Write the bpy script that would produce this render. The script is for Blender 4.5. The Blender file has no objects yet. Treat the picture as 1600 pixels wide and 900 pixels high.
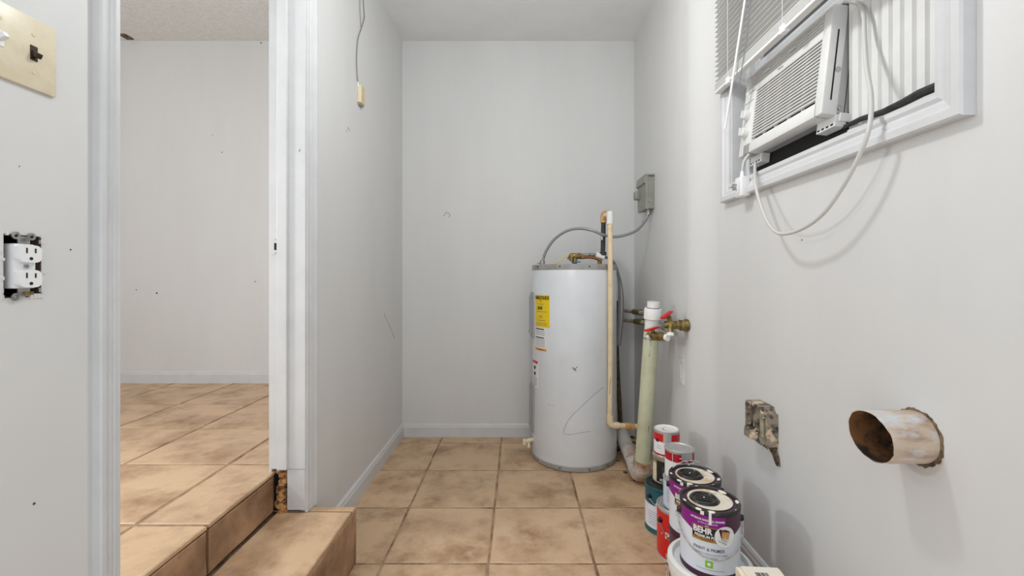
import bpy, bmesh, math, random
from mathutils import Vector, Matrix
random.seed(7)
R = math.radians
S = bpy.context.scene
COL = S.collection

# ------------------------------------------------------------------ camera
F = 685.0                      # focal length in pixels of the 1600x900 frame
VPX, VPY, CH = 810.0, 433.0, 1.07
cd = bpy.data.cameras.new('camera'); cam = bpy.data.objects.new('camera', cd)
COL.objects.link(cam); S.camera = cam
cam.location = (0, 0, CH); cam.rotation_euler = (R(90), 0, 0)
cd.sensor_width = 36; cd.lens = F / 1600 * 36
cd.shift_x = -(VPX - 800) / 1600; cd.shift_y = -(450 - VPY) / 1600
cd.clip_start = 0.02

# ------------------------------------------------------------------ world and lights
w = bpy.data.worlds.new('world'); S.world = w; w.use_nodes = True
w.node_tree.nodes['Background'].inputs[0].default_value = (0.93, 0.97, 1.0, 1)
w.node_tree.nodes['Background'].inputs[1].default_value = 1.2

def area(name, loc, target, size, power, col=(1, 1, 1), shape='DISK', size_y=None):
    d = bpy.data.lights.new(name, 'AREA'); d.energy = power; d.color = col
    d.shape = shape; d.size = size
    if size_y: d.size_y = size_y
    o = bpy.data.objects.new(name, d); COL.objects.link(o); o.location = loc
    o.rotation_euler = (Vector(target) - Vector(loc)).to_track_quat('-Z', 'Y').to_euler()
    return o
def bulb(name, loc, power, r=0.07):
    d = bpy.data.lights.new(name, 'POINT'); d.energy = power; d.shadow_soft_size = r; d.color = (0.975, 0.99, 1.0)
    o = bpy.data.objects.new(name, d); COL.objects.link(o); o.location = loc
bulb('utility_bulb', (0.0, 1.25, 2.2), 20)
area('hallway_side_lamp', (-2.1, 1.02, 1.45), (0.75, 1.35, 0.7), 0.18, 9.6, (0.985, 0.995, 1.0))
bulb('hallway_fill_light', (-2.2, 1.1, 2.2), 17)  # added unseen fill that brightens the hall and its ceiling

S.view_settings.view_transform = 'Standard'; S.view_settings.look = 'None'
S.view_settings.gamma = 1; S.view_settings.use_curve_mapping = False
S.view_settings.exposure = 0.10

# ------------------------------------------------------------------ materials
def lin(c):
    return tuple(((v / 255) / 12.92 if v / 255 <= 0.04045 else ((v / 255 + 0.055) / 1.055) ** 2.4) for v in c)

def mat(name, col, rough=0.5, metal=0.0, col2=None, scale=8.0, contrast=(0.4, 0.65), detail=4, bump=0.0, bscale=60.0,
        col3=None, scale3=3.0, contrast3=(0.55, 0.7), rand=0.0, stretch=None, spec=0.5, trans=0.0):
    """Principled material, sRGB 0-255 colours, optional noise blends, bump and per-object variation."""
    m = bpy.data.materials.new(name); m.use_nodes = True
    nt = m.node_tree; n = nt.nodes; l = nt.links; b = n['Principled BSDF']
    b.inputs['Roughness'].default_value = rough; b.inputs['Metallic'].default_value = metal
    b.inputs['Specular IOR Level'].default_value = spec
    if trans: b.inputs['Transmission Weight'].default_value = trans
    b.inputs['Base Color'].default_value = (*lin(col), 1)
    vec = None
    if col2 or col3 or bump:
        g = n.new('ShaderNodeNewGeometry'); vec = g.outputs['Position']
        if stretch:
            mp = n.new('ShaderNodeMapping'); mp.inputs['Scale'].default_value = stretch
            l.new(vec, mp.inputs['Vector']); vec = mp.outputs['Vector']
        if rand:
            oi = n.new('ShaderNodeObjectInfo'); sc = n.new('ShaderNodeVectorMath'); sc.operation = 'ADD'
            cmb = n.new('ShaderNodeMath'); cmb.operation = 'MULTIPLY'; cmb.inputs[1].default_value = 37.0
            l.new(oi.outputs['Random'], cmb.inputs[0]); l.new(vec, sc.inputs[0]); l.new(cmb.outputs[0], sc.inputs[1])
            vec = sc.outputs['Vector']
    prev = None
    def noise(s, d, c):
        t = n.new('ShaderNodeTexNoise'); t.inputs['Scale'].default_value = s; t.inputs['Detail'].default_value = d
        t.inputs['Roughness'].default_value = 0.62
        l.new(vec, t.inputs['Vector'])
        r = n.new('ShaderNodeMapRange'); r.inputs['From Min'].default_value = c[0]; r.inputs['From Max'].default_value = c[1]
        l.new(t.outputs['Fac'], r.inputs['Value']); return r.outputs['Result']
    def mix(fac, a, cb):
        x = n.new('ShaderNodeMix'); x.data_type = 'RGBA'
        l.new(fac, x.inputs['Factor'])
        if a is None: x.inputs['A'].default_value = (*lin(col), 1)
        else: l.new(a, x.inputs['A'])
        x.inputs['B'].default_value = (*lin(cb), 1); return x.outputs['Result']
    if col2: prev = mix(noise(scale, detail, contrast), prev, col2)
    if col3: prev = mix(noise(scale3, 5, contrast3), prev, col3)
    if rand and prev is not None:
        oi = n.new('ShaderNodeObjectInfo'); mr = n.new('ShaderNodeMapRange')
        mr.inputs['To Min'].default_value = 1 - rand; mr.inputs['To Max'].default_value = 1 + rand
        l.new(oi.outputs['Random'], mr.inputs['Value'])
        hs = n.new('ShaderNodeHueSaturation'); l.new(mr.outputs['Result'], hs.inputs['Value']); l.new(prev, hs.inputs['Color'])
        prev = hs.outputs['Color']
    if prev is not None: l.new(prev, b.inputs['Base Color'])
    if bump:
        t = n.new('ShaderNodeTexNoise'); t.inputs['Scale'].default_value = bscale; t.inputs['Detail'].default_value = 5
        l.new(vec, t.inputs['Vector'])
        bp = n.new('ShaderNodeBump'); bp.inputs['Strength'].default_value = bump; bp.inputs['Distance'].default_value = 0.004
        l.new(t.outputs['Fac'], bp.inputs['Height']); l.new(bp.outputs['Normal'], b.inputs['Normal'])
    return m

M = {}
M['wall'] = mat('grey_wall_paint', (217, 217, 216), 0.55, col2=(213, 213, 212), scale=3, bump=0.06, bscale=45, stretch=(1, 1, 0.25))
M['ceiling'] = mat('white_ceiling_paint', (234, 234, 233), 0.8, col2=(229, 229, 228), scale=4, bump=0.2, bscale=90)
M['popcorn'] = mat('textured_ceiling', (236, 236, 236), 0.9, col2=(224, 224, 223), scale=60, bump=0.9, bscale=110)
M['trim'] = mat('white_trim_paint', (211, 212, 213), 0.4, col2=(205, 206, 207), scale=9, bump=0.05, bscale=80)
M['tile'] = mat('brown_ceramic_tile', (210, 177, 142), 0.42, col2=(158, 122, 90), scale=5.5, contrast=(0.44, 0.70), detail=8,
                col3=(216, 189, 156), scale3=9, contrast3=(0.52, 0.78), bump=0.25, bscale=70, rand=0.07)
M['riser'] = mat('shaded_dirty_riser_tile', (178, 142, 110), 0.5, col2=(120, 90, 66), scale=6, contrast=(0.40, 0.66), detail=8, col3=(150, 118, 90), scale3=16, bump=0.25, bscale=70, rand=0.05)  # riser dirt, plus the shade on the risers painted in as darker tone
M['grout'] = mat('grout', (178, 150, 120), 0.9, col2=(118, 90, 66), scale=9, bump=0.4, bscale=200)
M['core'] = mat('step_core', (120, 92, 70), 0.9, col2=(80, 58, 42), scale=20)
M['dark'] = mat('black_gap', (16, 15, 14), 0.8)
M['cavity'] = mat('wood_cavity', (92, 74, 60), 0.9, col2=(48, 38, 32), scale=25)
M['scuff'] = mat('scuff', (70, 66, 62), 0.8)
M['foam'] = mat('crumbled_foam', (196, 150, 96), 0.9, col2=(112, 72, 40), scale=45, contrast=(0.45, 0.6), bump=0.8, bscale=120)
M['enamel'] = mat('white_tank_enamel', (222, 225, 229), 0.32, col2=(216, 219, 222), scale=5, col3=(190, 188, 184), scale3=38, contrast3=(0.7, 0.8))
M['greyband'] = mat('grey_band', (165, 165, 162), 0.45, col2=(145, 141, 134), scale=14)
M['panel'] = mat('grey_panel', (158, 160, 162), 0.45)
M['yellow'] = mat('yellow_sticker', (240, 208, 22), 0.5)
M['paper'] = mat('white_paper', (236, 236, 236), 0.55)
M['orange'] = mat('orange_strip', (230, 150, 30), 0.5)
M['red'] = mat('red_paint', (205, 22, 28), 0.35)
M['ink'] = mat('black_ink', (24, 22, 22), 0.5)
M['greyink'] = mat('grey_ink', (130, 132, 138), 0.6)
M['blueink'] = mat('slate_ink', (84, 92, 112), 0.6)
M['tan'] = mat('tan_plastic_pipe', (236, 216, 180), 0.45, col2=(220, 192, 148), scale=18, contrast=(0.5, 0.75))
M['tanrust'] = mat('stained_fitting', (214, 170, 108), 0.5, col2=(176, 120, 60), scale=40, contrast=(0.45, 0.65))
M['blackpipe'] = mat('black_pipe', (58, 62, 58), 0.55, col2=(36, 38, 36), scale=40)
M['brass'] = mat('aged_brass', (158, 138, 84), 0.38, 0.75, col2=(98, 84, 58), scale=60)
M['steel'] = mat('zinc_steel', (188, 188, 186), 0.32, 0.8, col2=(140, 140, 138), scale=70)
M['copper'] = mat('dull_copper', (176, 120, 82), 0.4, 0.7, col2=(120, 84, 62), scale=40)
M['greyhose'] = mat('grey_hose', (120, 122, 122), 0.45)
M['conduit'] = mat('flexible_conduit', (150, 154, 156), 0.35, 0.5)
M['cpvc'] = mat('painted_pipe', (186, 180, 168), 0.5, col2=(150, 138, 116), scale=25)
M['greenpipe'] = mat('pale_green_pipe', (206, 208, 180), 0.5, col2=(194, 196, 164), scale=12, col3=(120, 116, 92), scale3=34, contrast3=(0.72, 0.8))
M['pvc'] = mat('white_pipe', (236, 236, 234), 0.4)
M['rustdrain'] = mat('rusty_white_drain', (212, 206, 198), 0.6, col2=(162, 118, 78), scale=7, contrast=(0.46, 0.66), col3=(110, 80, 60), scale3=14, contrast3=(0.6, 0.75))
M['rustpipe'] = mat('rusty_pipe', (104, 80, 50), 0.8, col2=(62, 48, 34), scale=30)
M['boxgrey'] = mat('grey_metal_box', (150, 149, 140), 0.5, col2=(138, 137, 128), scale=16)
M['beige'] = mat('aged_beige_plastic', (226, 212, 170), 0.5, col2=(204, 176, 118), scale=60)
M['cream'] = mat('cream_plate', (226, 216, 190), 0.35, col2=(218, 206, 178), scale=30)
M['brown'] = mat('brown_toggle', (50, 36, 26), 0.35)
M['white'] = mat('white_plastic', (238, 239, 240), 0.35)
M['acwhite'] = mat('appliance_white', (228, 228, 226), 0.4, col2=(222, 222, 220), scale=12)
M['acgrey'] = mat('appliance_side_metal', (176, 176, 176), 0.4)
M['acdark'] = mat('grille_dark', (30, 30, 30), 0.8)
M['slat'] = mat('blind_slat', (228, 228, 226), 0.45)
M['glass'] = mat('dark_window_glass', (84, 88, 92), 0.08)
M['cord'] = mat('grey_power_cord', (202, 201, 197), 0.45)
M['can'] = mat('tin_can_metal', (196, 196, 196), 0.38, 0.55)
M['blackpl'] = mat('black_lid', (26, 26, 28), 0.3, col2=(44, 40, 40), scale=30)
M['splat'] = mat('spilled_paint', (238, 232, 222), 0.35)
M['creamlid'] = mat('paint_smeared_lid', (232, 224, 208), 0.4, col2=(216, 190, 150), scale=24, contrast=(0.45, 0.6))
M['lidwhite'] = mat('white_lid', (240, 238, 235), 0.4, col2=(226, 222, 216), scale=16)
M['purple'] = mat('purple_label', (134, 22, 130), 0.35)
M['plum'] = mat('plum_band', (72, 34, 58), 0.35)
M['canwhite'] = mat('white_label', (226, 232, 242), 0.4)
M['teal'] = mat('teal_label', (22, 88, 98), 0.4)
M['canred'] = mat('bright_red_label', (214, 30, 28), 0.32)
M['crimson'] = mat('crimson_label', (172, 18, 40), 0.35)
M['khaki'] = mat('khaki_can', (182, 176, 150), 0.4, 0.2, col2=(120, 114, 92), scale=25)
M['canblack'] = mat('black_label', (28, 27, 28), 0.4)
M['green'] = mat('green_badge', (140, 200, 50), 0.5)
M['gold'] = mat('gold_strip', (176, 128, 52), 0.4)
M['blueprint'] = mat('pale_blue_label', (204, 214, 232), 0.45)
M['bucket'] = mat('white_bucket', (236, 238, 240), 0.4, col2=(228, 224, 216), scale=12)
M['carton'] = mat('cream_carton', (240, 226, 200), 0.5, col2=(238, 232, 222), scale=14)
M['stub'] = mat('weathered_duct', (204, 184, 164), 0.55, col2=(150, 124, 104), scale=22, contrast=(0.45, 0.68), col3=(206, 208, 212), scale3=16, contrast3=(0.5, 0.62), stretch=(0.4, 1, 1))
M['stubin'] = mat('rusty_duct_inside', (120, 80, 44), 0.8, col2=(34, 24, 18), scale=24, contrast=(0.4, 0.6), col3=(184, 126, 70), scale3=18, contrast3=(0.56, 0.66))
M['oldbox'] = mat('grimy_box', (150, 138, 120), 0.6, col2=(50, 45, 42), scale=34, contrast=(0.45, 0.60), col3=(216, 194, 166), scale3=26, contrast3=(0.54, 0.62))
M['torn'] = mat('torn_board', (128, 108, 84), 0.9, col2=(44, 36, 30), scale=60)
M['debris'] = mat('dirt_debris', (110, 86, 66), 0.95, col2=(48, 36, 28), scale=50)
M['wire'] = mat('thin_wire', (128, 124, 120), 0.5)
M['blackfoam'] = mat('black_foam', (52, 52, 52), 0.8, col2=(34, 34, 34), scale=60)
M['yellowwire'] = mat('yellow_wire', (222, 194, 70), 0.5)
M['blue'] = mat('blue_gasket', (70, 130, 190), 0.5)
M['daylight_block'] = mat('daylight_block_board', (60, 58, 56), 0.9)

# ------------------------------------------------------------------ helpers
def P(px, py, Y):
    return Vector(((px - VPX) / F * Y, Y, CH - (py - VPY) / F * Y))

def obj(name, bm, m, parent=None, smooth=False):
    me = bpy.data.meshes.new(name)
    bmesh.ops.recalc_face_normals(bm, faces=bm.faces[:])
    bm.to_mesh(me); bm.free()
    for mm in (m if isinstance(m, (list, tuple)) else [m]): me.materials.append(M[mm])
    if smooth:
        me.polygons.foreach_set('use_smooth', [True] * len(me.polygons))
        me.set_sharp_from_angle(angle=R(38))
    o = bpy.data.objects.new(name, me); COL.objects.link(o)
    if parent: o.parent = parent
    return o

def tag(o, label, cat, group=None):
    o['label'] = label; o['category'] = cat
    if group: o['group'] = group
    return o
def struct(o, label=None):
    o['kind'] = 'structure'
    if label: o['label'] = label
    return o
def empty(name, loc=(0, 0, 0), rot=(0, 0, 0)):
    o = bpy.data.objects.new(name, None); COL.objects.link(o); o.location = loc; o.rotation_euler = rot
    o.empty_display_size = 0.05; return o
def thing(name, label, cat, loc=(0, 0, 0), rot=(0, 0, 0), group=None):
    return tag(empty(name, loc, rot), label, cat, group)

def box(bm, x0, x1, y0, y1, z0, z1, bev=0.0, seg=2):
    vs = [bm.verts.new((x, y, z)) for x in (x0, x1) for y in (y0, y1) for z in (z0, z1)]
    fs = [(0, 1, 3, 2), (4, 6, 7, 5), (0, 4, 5, 1), (2, 3, 7, 6), (0, 2, 6, 4), (1, 5, 7, 3)]
    faces = [bm.faces.new([vs[i] for i in f]) for f in fs]
    if bev:
        es = list({e for f in faces for e in f.edges})
        bmesh.ops.bevel(bm, geom=es, offset=bev, segments=seg, affect='EDGES', profile=0.5)
    return bm
def B(*a, **k): return box(bmesh.new(), *a, **k)

def smoothpath(pts, n=6):
    pts = [Vector(p) for p in pts]
    if len(pts) < 3: return pts
    out = []
    for i in range(len(pts) - 1):
        p0 = pts[max(i - 1, 0)]; p1 = pts[i]; p2 = pts[i + 1]; p3 = pts[min(i + 2, len(pts) - 1)]
        for k in range(n):
            t = k / n
            out.append(0.5 * ((2 * p1) + (-p0 + p2) * t + (2 * p0 - 5 * p1 + 4 * p2 - p3) * t * t + (-p0 + 3 * p1 - 3 * p2 + p3) * t ** 3))
    out.append(pts[-1]); return out

def tube(bm, pts, r, n=12, cap=True):
    pts = [Vector(p) for p in pts]; rings = []
    up = None
    for i, p in enumerate(pts):
        d = (pts[min(i + 1, len(pts) - 1)] - pts[max(i - 1, 0)]).normalized()
        if up is None:
            up = Vector((0, 0, 1)) if abs(d.z) < 0.9 else Vector((1, 0, 0))
        a = d.cross(up).normalized(); b = a.cross(d).normalized(); up = b
        rr = r[i] if isinstance(r, (list, tuple)) else r
        rings.append([bm.verts.new(p + rr * (math.cos(2 * math.pi * k / n) * a + math.sin(2 * math.pi * k / n) * b)) for k in range(n)])
    for u, v in zip(rings, rings[1:]):
        for k in range(n): bm.faces.new((u[k], u[(k + 1) % n], v[(k + 1) % n], v[k]))
    if cap: bm.faces.new(rings[0][::-1]); bm.faces.new(rings[-1])
    return bm
def T(pts, r, n=12, sm=0, cap=True): return tube(bmesh.new(), smoothpath(pts, sm) if sm else pts, r, n, cap)

def lathe(bm, prof, n=40, c=(0, 0, 0), closed=False):
    """prof: list of (radius, z) revolved about the z axis at c."""
    rings = []
    for r, z in prof:
        if r <= 1e-6: rings.append([bm.verts.new((c[0], c[1], c[2] + z))])
        else: rings.append([bm.verts.new((c[0] + r * math.cos(2 * math.pi * k / n), c[1] + r * math.sin(2 * math.pi * k / n), c[2] + z)) for k in range(n)])
    prs = list(zip(rings, rings[1:])) + ([(rings[-1], rings[0])] if closed else [])
    for u, v in prs:
        for k in range(n):
            a = [u[k % len(u)], u[(k + 1) % len(u)], v[(k + 1) % len(v)], v[k % len(v)]]
            a = list(dict.fromkeys(a))
            if len(a) > 2: bm.faces.new(a)
    return bm
def L(prof, n=40, c=(0, 0, 0), closed=False): return lathe(bmesh.new(), prof, n, c, closed)

def prism(bm, poly, f0, f1):
    """poly: list of 2-tuples; f0/f1 map a 2-tuple to the two end points."""
    a = [bm.verts.new(f0(p)) for p in poly]; b = [bm.verts.new(f1(p)) for p in poly]
    n = len(poly)
    for i in range(n): bm.faces.new((a[i], a[(i + 1) % n], b[(i + 1) % n], b[i]))
    bm.faces.new(a[::-1]); bm.faces.new(b); return bm

def patch(bm, r, a0, a1, z0, z1, th=0.0006, n=12, c=(0, 0)):
    """curved sticker on a cylinder; angles measured from -Y, positive to +X."""
    def pt(a, rr, z): return (c[0] + rr * math.sin(a), c[1] - rr * math.cos(a), z)
    cols = []
    for i in range(n + 1):
        a = a0 + (a1 - a0) * i / n
        cols.append([bm.verts.new(pt(a, rr, z)) for rr, z in ((r, z0), (r + th, z0), (r + th, z1), (r, z1))])
    for u, v in zip(cols, cols[1:]):
        for k in range(4): bm.faces.new((u[k], v[k], v[(k + 1) % 4], u[(k + 1) % 4]))
    bm.faces.new(cols[0]); bm.faces.new(cols[-1][::-1]); return bm
def patchpoly(bm, r, pts, th=0.0008, c=(0, 0)):
    """free outline sticker on a cylinder, pts = (arc length from the -Y direction, z)."""
    def pt(s, z, rr): return (c[0] + rr * math.sin(s / r), c[1] - rr * math.cos(s / r), z)
    f = bm.faces.new([bm.verts.new(pt(s, z, r + th)) for s, z in pts]); return bm

def textmesh(txt, size, f, squeeze=1.0, bold=0.0):
    """flat text mesh whose (x, y) points are mapped to 3D through f; centred on (0, 0)."""
    cu = bpy.data.curves.new('txt', 'FONT'); cu.body = txt; cu.size = size; cu.align_x = 'CENTER'; cu.align_y = 'CENTER'
    cu.resolution_u = 2; cu.offset = bold
    o = bpy.data.objects.new('txt', cu); COL.objects.link(o)
    dg = bpy.context.evaluated_depsgraph_get(); dg.update()
    me = bpy.data.meshes.new_from_object(o.evaluated_get(dg))
    bm = bmesh.new(); bm.from_mesh(me)
    bpy.data.objects.remove(o); bpy.data.curves.remove(cu); bpy.data.meshes.remove(me)
    for v in bm.verts: v.co = Vector(f(v.co.x * squeeze, v.co.y))
    return bm
def cyltext(name, txt, size, r, s0, z0, m, parent, squeeze=1.0, tilt=0.0, bold=0.0):
    def f(x, y):
        x2 = x * math.cos(tilt) - y * math.sin(tilt); y2 = x * math.sin(tilt) + y * math.cos(tilt)
        a = (s0 + x2) / r
        return (r * math.sin(a), -r * math.cos(a), z0 + y2)
    return obj(name, textmesh(txt, size, f, squeeze, bold), m, parent)

def tile_bm(u0, u1, v0, v1, fr, th=0.011, g=0.0052, jit=0.0018, ns=4):
    """a tile of a plane; fr(u, v, h) maps to 3D, h = 0 is the face."""
    u0 += g; u1 -= g; v0 += g; v1 -= g
    per = []
    for k in range(ns): per.append((u0 + (u1 - u0) * k / ns, v0))
    for k in range(ns): per.append((u1, v0 + (v1 - v0) * k / ns))
    for k in range(ns): per.append((u1 - (u1 - u0) * k / ns, v1))
    for k in range(ns): per.append((u0, v1 - (v1 - v0) * k / ns))
    cu, cv = (u0 + u1) / 2, (v0 + v1) / 2
    per = [(a + random.uniform(-jit, jit), b + random.uniform(-jit, jit)) for a, b in per]
    def ins(p, d):
        return (p[0] + (d if p[0] < cu else -d) * (1 if abs(p[0] - cu) > (u1 - u0) * 0.45 else 0),
                p[1] + (d if p[1] < cv else -d) * (1 if abs(p[1] - cv) > (v1 - v0) * 0.45 else 0))
    bm = bmesh.new()
    r0 = [bm.verts.new(fr(*p, -th)) for p in per]
    r1 = [bm.verts.new(fr(*p, -0.0022)) for p in per]
    r2 = [bm.verts.new(fr(*ins(p, 0.0035), 0)) for p in per]
    n = len(per)
    for a, b in ((r0, r1), (r1, r2)):
        for k in range(n): bm.faces.new((a[k], a[(k + 1) % n], b[(k + 1) % n], b[k]))
    bm.faces.new(r2); bm.faces.new(r0[::-1]); return bm

def marks(parent, lst, m='scuff'):
    for c, ax, r in lst:
        bm = bmesh.new(); c = Vector(c); ax = Vector(ax)
        tube(bm, [c - ax * 0.002, c + ax * 0.0008], r, 8)
        obj('nail_hole', bm, m, parent)

# ------------------------------------------------------------------ the setting
XL, XR, XRF = -0.78, 0.84, 0.778
YB, ZC, YN = 2.944, 2.656, -0.35
UP = 0.36; EDGE = -0.89; WT = -0.90
SZ = 0.21; SX = -0.607; SY = 1.645
TS = 0.397

# floors
floor = struct(obj('floor', B(XL - 0.12, XR + 0.05, YN, YB + 0.05, -0.12, -0.0026), 'grout'))
ux = [-0.905 + TS * i for i in range(6)]; vy = [2.83 - TS * j for j in range(11)]
xs = [XL] + [u for u in ux if XL + 0.03 < u < XR - 0.02] + [XR - 0.002]
ys = [YN] + sorted(v for v in vy if v > YN + 0.05) + [YB - 0.002]
for i in range(len(xs) - 1):
    for j in range(len(ys) - 1):
        x0, x1 = xs[i], xs[i + 1]
        if x1 < SX + 0.02 and ys[j + 1] < SY: continue
        obj('tile', tile_bm(x0, x1, ys[j], ys[j + 1], lambda u, v, h: (u, v, h)), 'tile', floor)
floor_up = struct(obj('floor_upper', B(-4.2, EDGE - 0.012, YN, YB + 0.05, UP - 0.3, UP - 0.0035), 'grout'))
xs = [-3.9, -3.5, -3.1, -2.7, -2.3, -1.9, -1.5, -1.10, EDGE + 0.004]
ys = [-0.33, 0.067, 0.464, 0.861, 1.258, 1.664, 2.058, 2.455, 2.85, YB - 0.002]
for i in range(len(xs) - 1):
    for j in range(len(ys) - 1):
        obj('tile', tile_bm(xs[i], xs[i + 1], ys[j], ys[j + 1], lambda u, v, h: (u, v, UP + h)), 'tile', floor_up)
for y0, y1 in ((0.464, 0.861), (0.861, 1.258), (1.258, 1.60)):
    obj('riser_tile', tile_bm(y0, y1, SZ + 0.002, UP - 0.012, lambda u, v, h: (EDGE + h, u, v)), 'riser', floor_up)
step = struct(obj('stair_step', B(EDGE - 0.03, SX - 0.008, 0.30, SY - 0.006, -0.003, SZ - 0.0035), 'core'))
for y0, y1 in ((0.31, 0.44), (0.44, 0.835), (0.835, 1.23), (1.23, SY - 0.033)):
    obj('tread_tile', tile_bm(EDGE + 0.001, SX, y0, y1, lambda u, v, h: (u, v, SZ + h)), 'tile', step)
obj('tread_tile', tile_bm(EDGE + 0.11, SX, SY - 0.034, SY, lambda u, v, h: (u, v, SZ + h), g=0.002, jit=0.0005), 'tile', step)
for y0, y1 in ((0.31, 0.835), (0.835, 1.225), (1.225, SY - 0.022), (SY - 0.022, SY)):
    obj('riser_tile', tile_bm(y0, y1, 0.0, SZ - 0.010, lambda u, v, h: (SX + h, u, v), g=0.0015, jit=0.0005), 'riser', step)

# ceiling
ceil = struct(obj('ceiling', B(XL - 0.0, XR + 0.2, YN, YB + 0.1, ZC, ZC + 0.1), 'ceiling'))
ceil2 = struct(obj('ceiling_hall', B(-4.2, XL - 0.001, YN, YB + 0.1, ZC, ZC + 0.1), 'popcorn'))

# back wall of both rooms
wb = struct(obj('wall_back', B(WT + 0.01, XR + 0.2, YB, YB + 0.12, -0.12, ZC), 'wall'))
wh = struct(obj('wall_hall', B(-4.2, WT + 0.009, YB, YB + 0.12, UP - 0.3, ZC), 'wall'))
whl = struct(obj('wall_hall_side', B(-4.3, -4.2, YN, YB + 0.12, UP - 0.3, ZC), 'wall'))

# left wall: far part, header, near part with an outlet hole
YJF, YJN = 1.595, 0.852
bm = bmesh.new()
box(bm, WT, XL, YJF + 0.02, YB, -0.1, ZC)
HY0, HY1, HZ0, HZ1 = 0.664, 0.717, 1.038, 1.136
box(bm, WT, XL, YN, HY0, -0.1, ZC); box(bm, WT, XL, HY1, YJN - 0.02, -0.1, ZC)
box(bm, WT, XL, HY0, HY1, -0.1, HZ0); box(bm, WT, XL, HY0, HY1, HZ1, ZC)
box(bm, WT, XL, YJN - 0.02, YJF + 0.02, 2.46, ZC)
wl = struct(obj('wall_left', bm, 'wall'))
bm = bmesh.new()
for a in ((WT + 0.03, WT + 0.04, HY0, HY1, HZ0, HZ1),):
    box(bm, *a)
box(bm, WT + 0.03, XL - 0.001, HY0 - 0.002, HY0 + 0.0012, HZ0, HZ1); box(bm, WT + 0.03, XL - 0.001, HY1 - 0.0012, HY1 + 0.002, HZ0, HZ1)
box(bm, WT + 0.03, XL - 0.001, HY0, HY1, HZ0 - 0.002, HZ0 + 0.0012); box(bm, WT + 0.03, XL - 0.001, HY0, HY1, HZ1 - 0.0012, HZ1 + 0.002)
obj('box_cavity', bm, 'cavity', wl)
bm = bmesh.new()
rr = random.Random(3); ring = []
for k in range(40):
    t = k / 40 * 4; s = int(t); f = t - s
    y, z = [(HY0 + (HY1 - HY0) * f, HZ0), (HY1, HZ0 + (HZ1 - HZ0) * f), (HY1 - (HY1 - HY0) * f, HZ1), (HY0, HZ1 - (HZ1 - HZ0) * f)][s]
    ring.append((y, z))
for k in range(40):
    y, z = ring[k]; cy, cz = (HY0 + HY1) / 2, (HZ0 + HZ1) / 2
    if rr.random() < 0.55:
        d = Vector((0, y - cy, z - cz)).normalized(); e = rr.uniform(0.001, 0.0045)
        box(bm, XL - 0.003, XL + rr.uniform(0.0004, 0.0018), y - 0.002 + d.y * e * 0.3, y + 0.002 + d.y * e, z - 0.002, z + 0.002 + abs(d.z) * e)
obj('torn_edge', bm, 'wall', wl)

# right wall: far part, slanted jog, near part with a window opening
WY0, WY1, WZ0, WZ1 = 0.867, 1.708, 1.43, 2.40
RT = XR + 0.13
bm = bmesh.new()
box(bm, XR, RT, YN, WY0, -0.1, ZC); box(bm, XR, RT, WY0, WY1, -0.1, WZ0); box(bm, XR, RT, WY0, WY1, WZ1, ZC)
jog = [(RT, WY1), (XR, WY1), (XR, 1.83)]
for k in range(1, 9):
    t = k / 9; s = t * t * (3 - 2 * t); jog.append((XR + (XRF - XR) * s, 1.83 + 0.20 * t))
jog += [(XRF, 2.03), (XRF, YB), (RT, YB)]
prism(bm, jog, lambda p: (p[0], p[1], -0.1), lambda p: (p[0], p[1], ZC))
wr = struct(obj('wall_right', bm, 'wall', smooth=True))

# baseboards
def base_prof(h, t): return [(0, 0), (t, 0), (t, h * 0.74), (t * 0.8, h * 0.8), (t * 0.72, h * 0.9), (t * 0.4, h * 0.98), (0, h)]
def baseboard(name, h, t, f0, f1):
    return struct(obj(name, prism(bmesh.new(), base_prof(h, t), f0, f1), 'trim'))
baseboard('baseboard_back', 0.088, 0.014, lambda p: (XL, YB - p[0], p[1]), lambda p: (XRF, YB - p[0], p[1]))
baseboard('baseboard_left', 0.088, 0.014, lambda p: (XL + p[0], 1.68, p[1]), lambda p: (XL + p[0], YB, p[1]))
baseboard('baseboard_right', 0.10, 0.016, lambda p: (XR - p[0], YN, p[1]), lambda p: (XR - p[0], 1.84, p[1]))
baseboard('baseboard_hall', 0.080, 0.014, lambda p: (-4.2, YB - p[0], UP + p[1]), lambda p: (WT, YB - p[0], UP + p[1]))

# door frame
door = struct(empty('door_1', (0, 0, 0)), 'white painted door frame around the open doorway to the hall')
JB = 0.372
obj('jamb', B(WT - 0.002, XL + 0.004, YJF, YJF + 0.02, JB, 2.46), 'trim', door)
obj('jamb', B(WT - 0.002, XL + 0.004, YJN - 0.02, YJN, UP, 2.46), 'trim', door)
obj('head_jamb', B(WT - 0.002, XL + 0.004, YJN, YJF, 2.44, 2.46), 'trim', door)
obj('door_stop', B(-0.874, -0.838, YJF - 0.012, YJF + 0.001, JB, 2.44, bev=0.002), 'trim', door)
obj('jamb_block', B(-0.842, XL + 0.002, YJF + 0.002, YJF + 0.019, SZ + 0.012, JB - 0.002), 'trim', door)
def cas_prof(wd, t0, t1):
    return [(0, 0), (0, t0), (wd * 0.06, t0 + 0.002), (wd * 0.2, t0 + 0.001), (wd * 0.3, t0 + 0.004), (wd * 0.36, t0 + 0.001), (wd * 0.5, t0 + 0.004),
            (wd * 0.56, t0 + 0.001), (wd * 0.7, t1 - 0.003), (wd * 0.78, t1), (wd * 0.95, t1), (wd, t1 - 0.003), (wd, 0)]
def vcasing(name, parent, prof, y, sgn, x, sx, z0, z1):
    return obj(name, prism(bmesh.new(), prof, lambda p: (x + sx * p[1], y + sgn * p[0], z0), lambda p: (x + sx * p[1], y + sgn * p[0], z1)), 'trim', parent)
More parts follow.
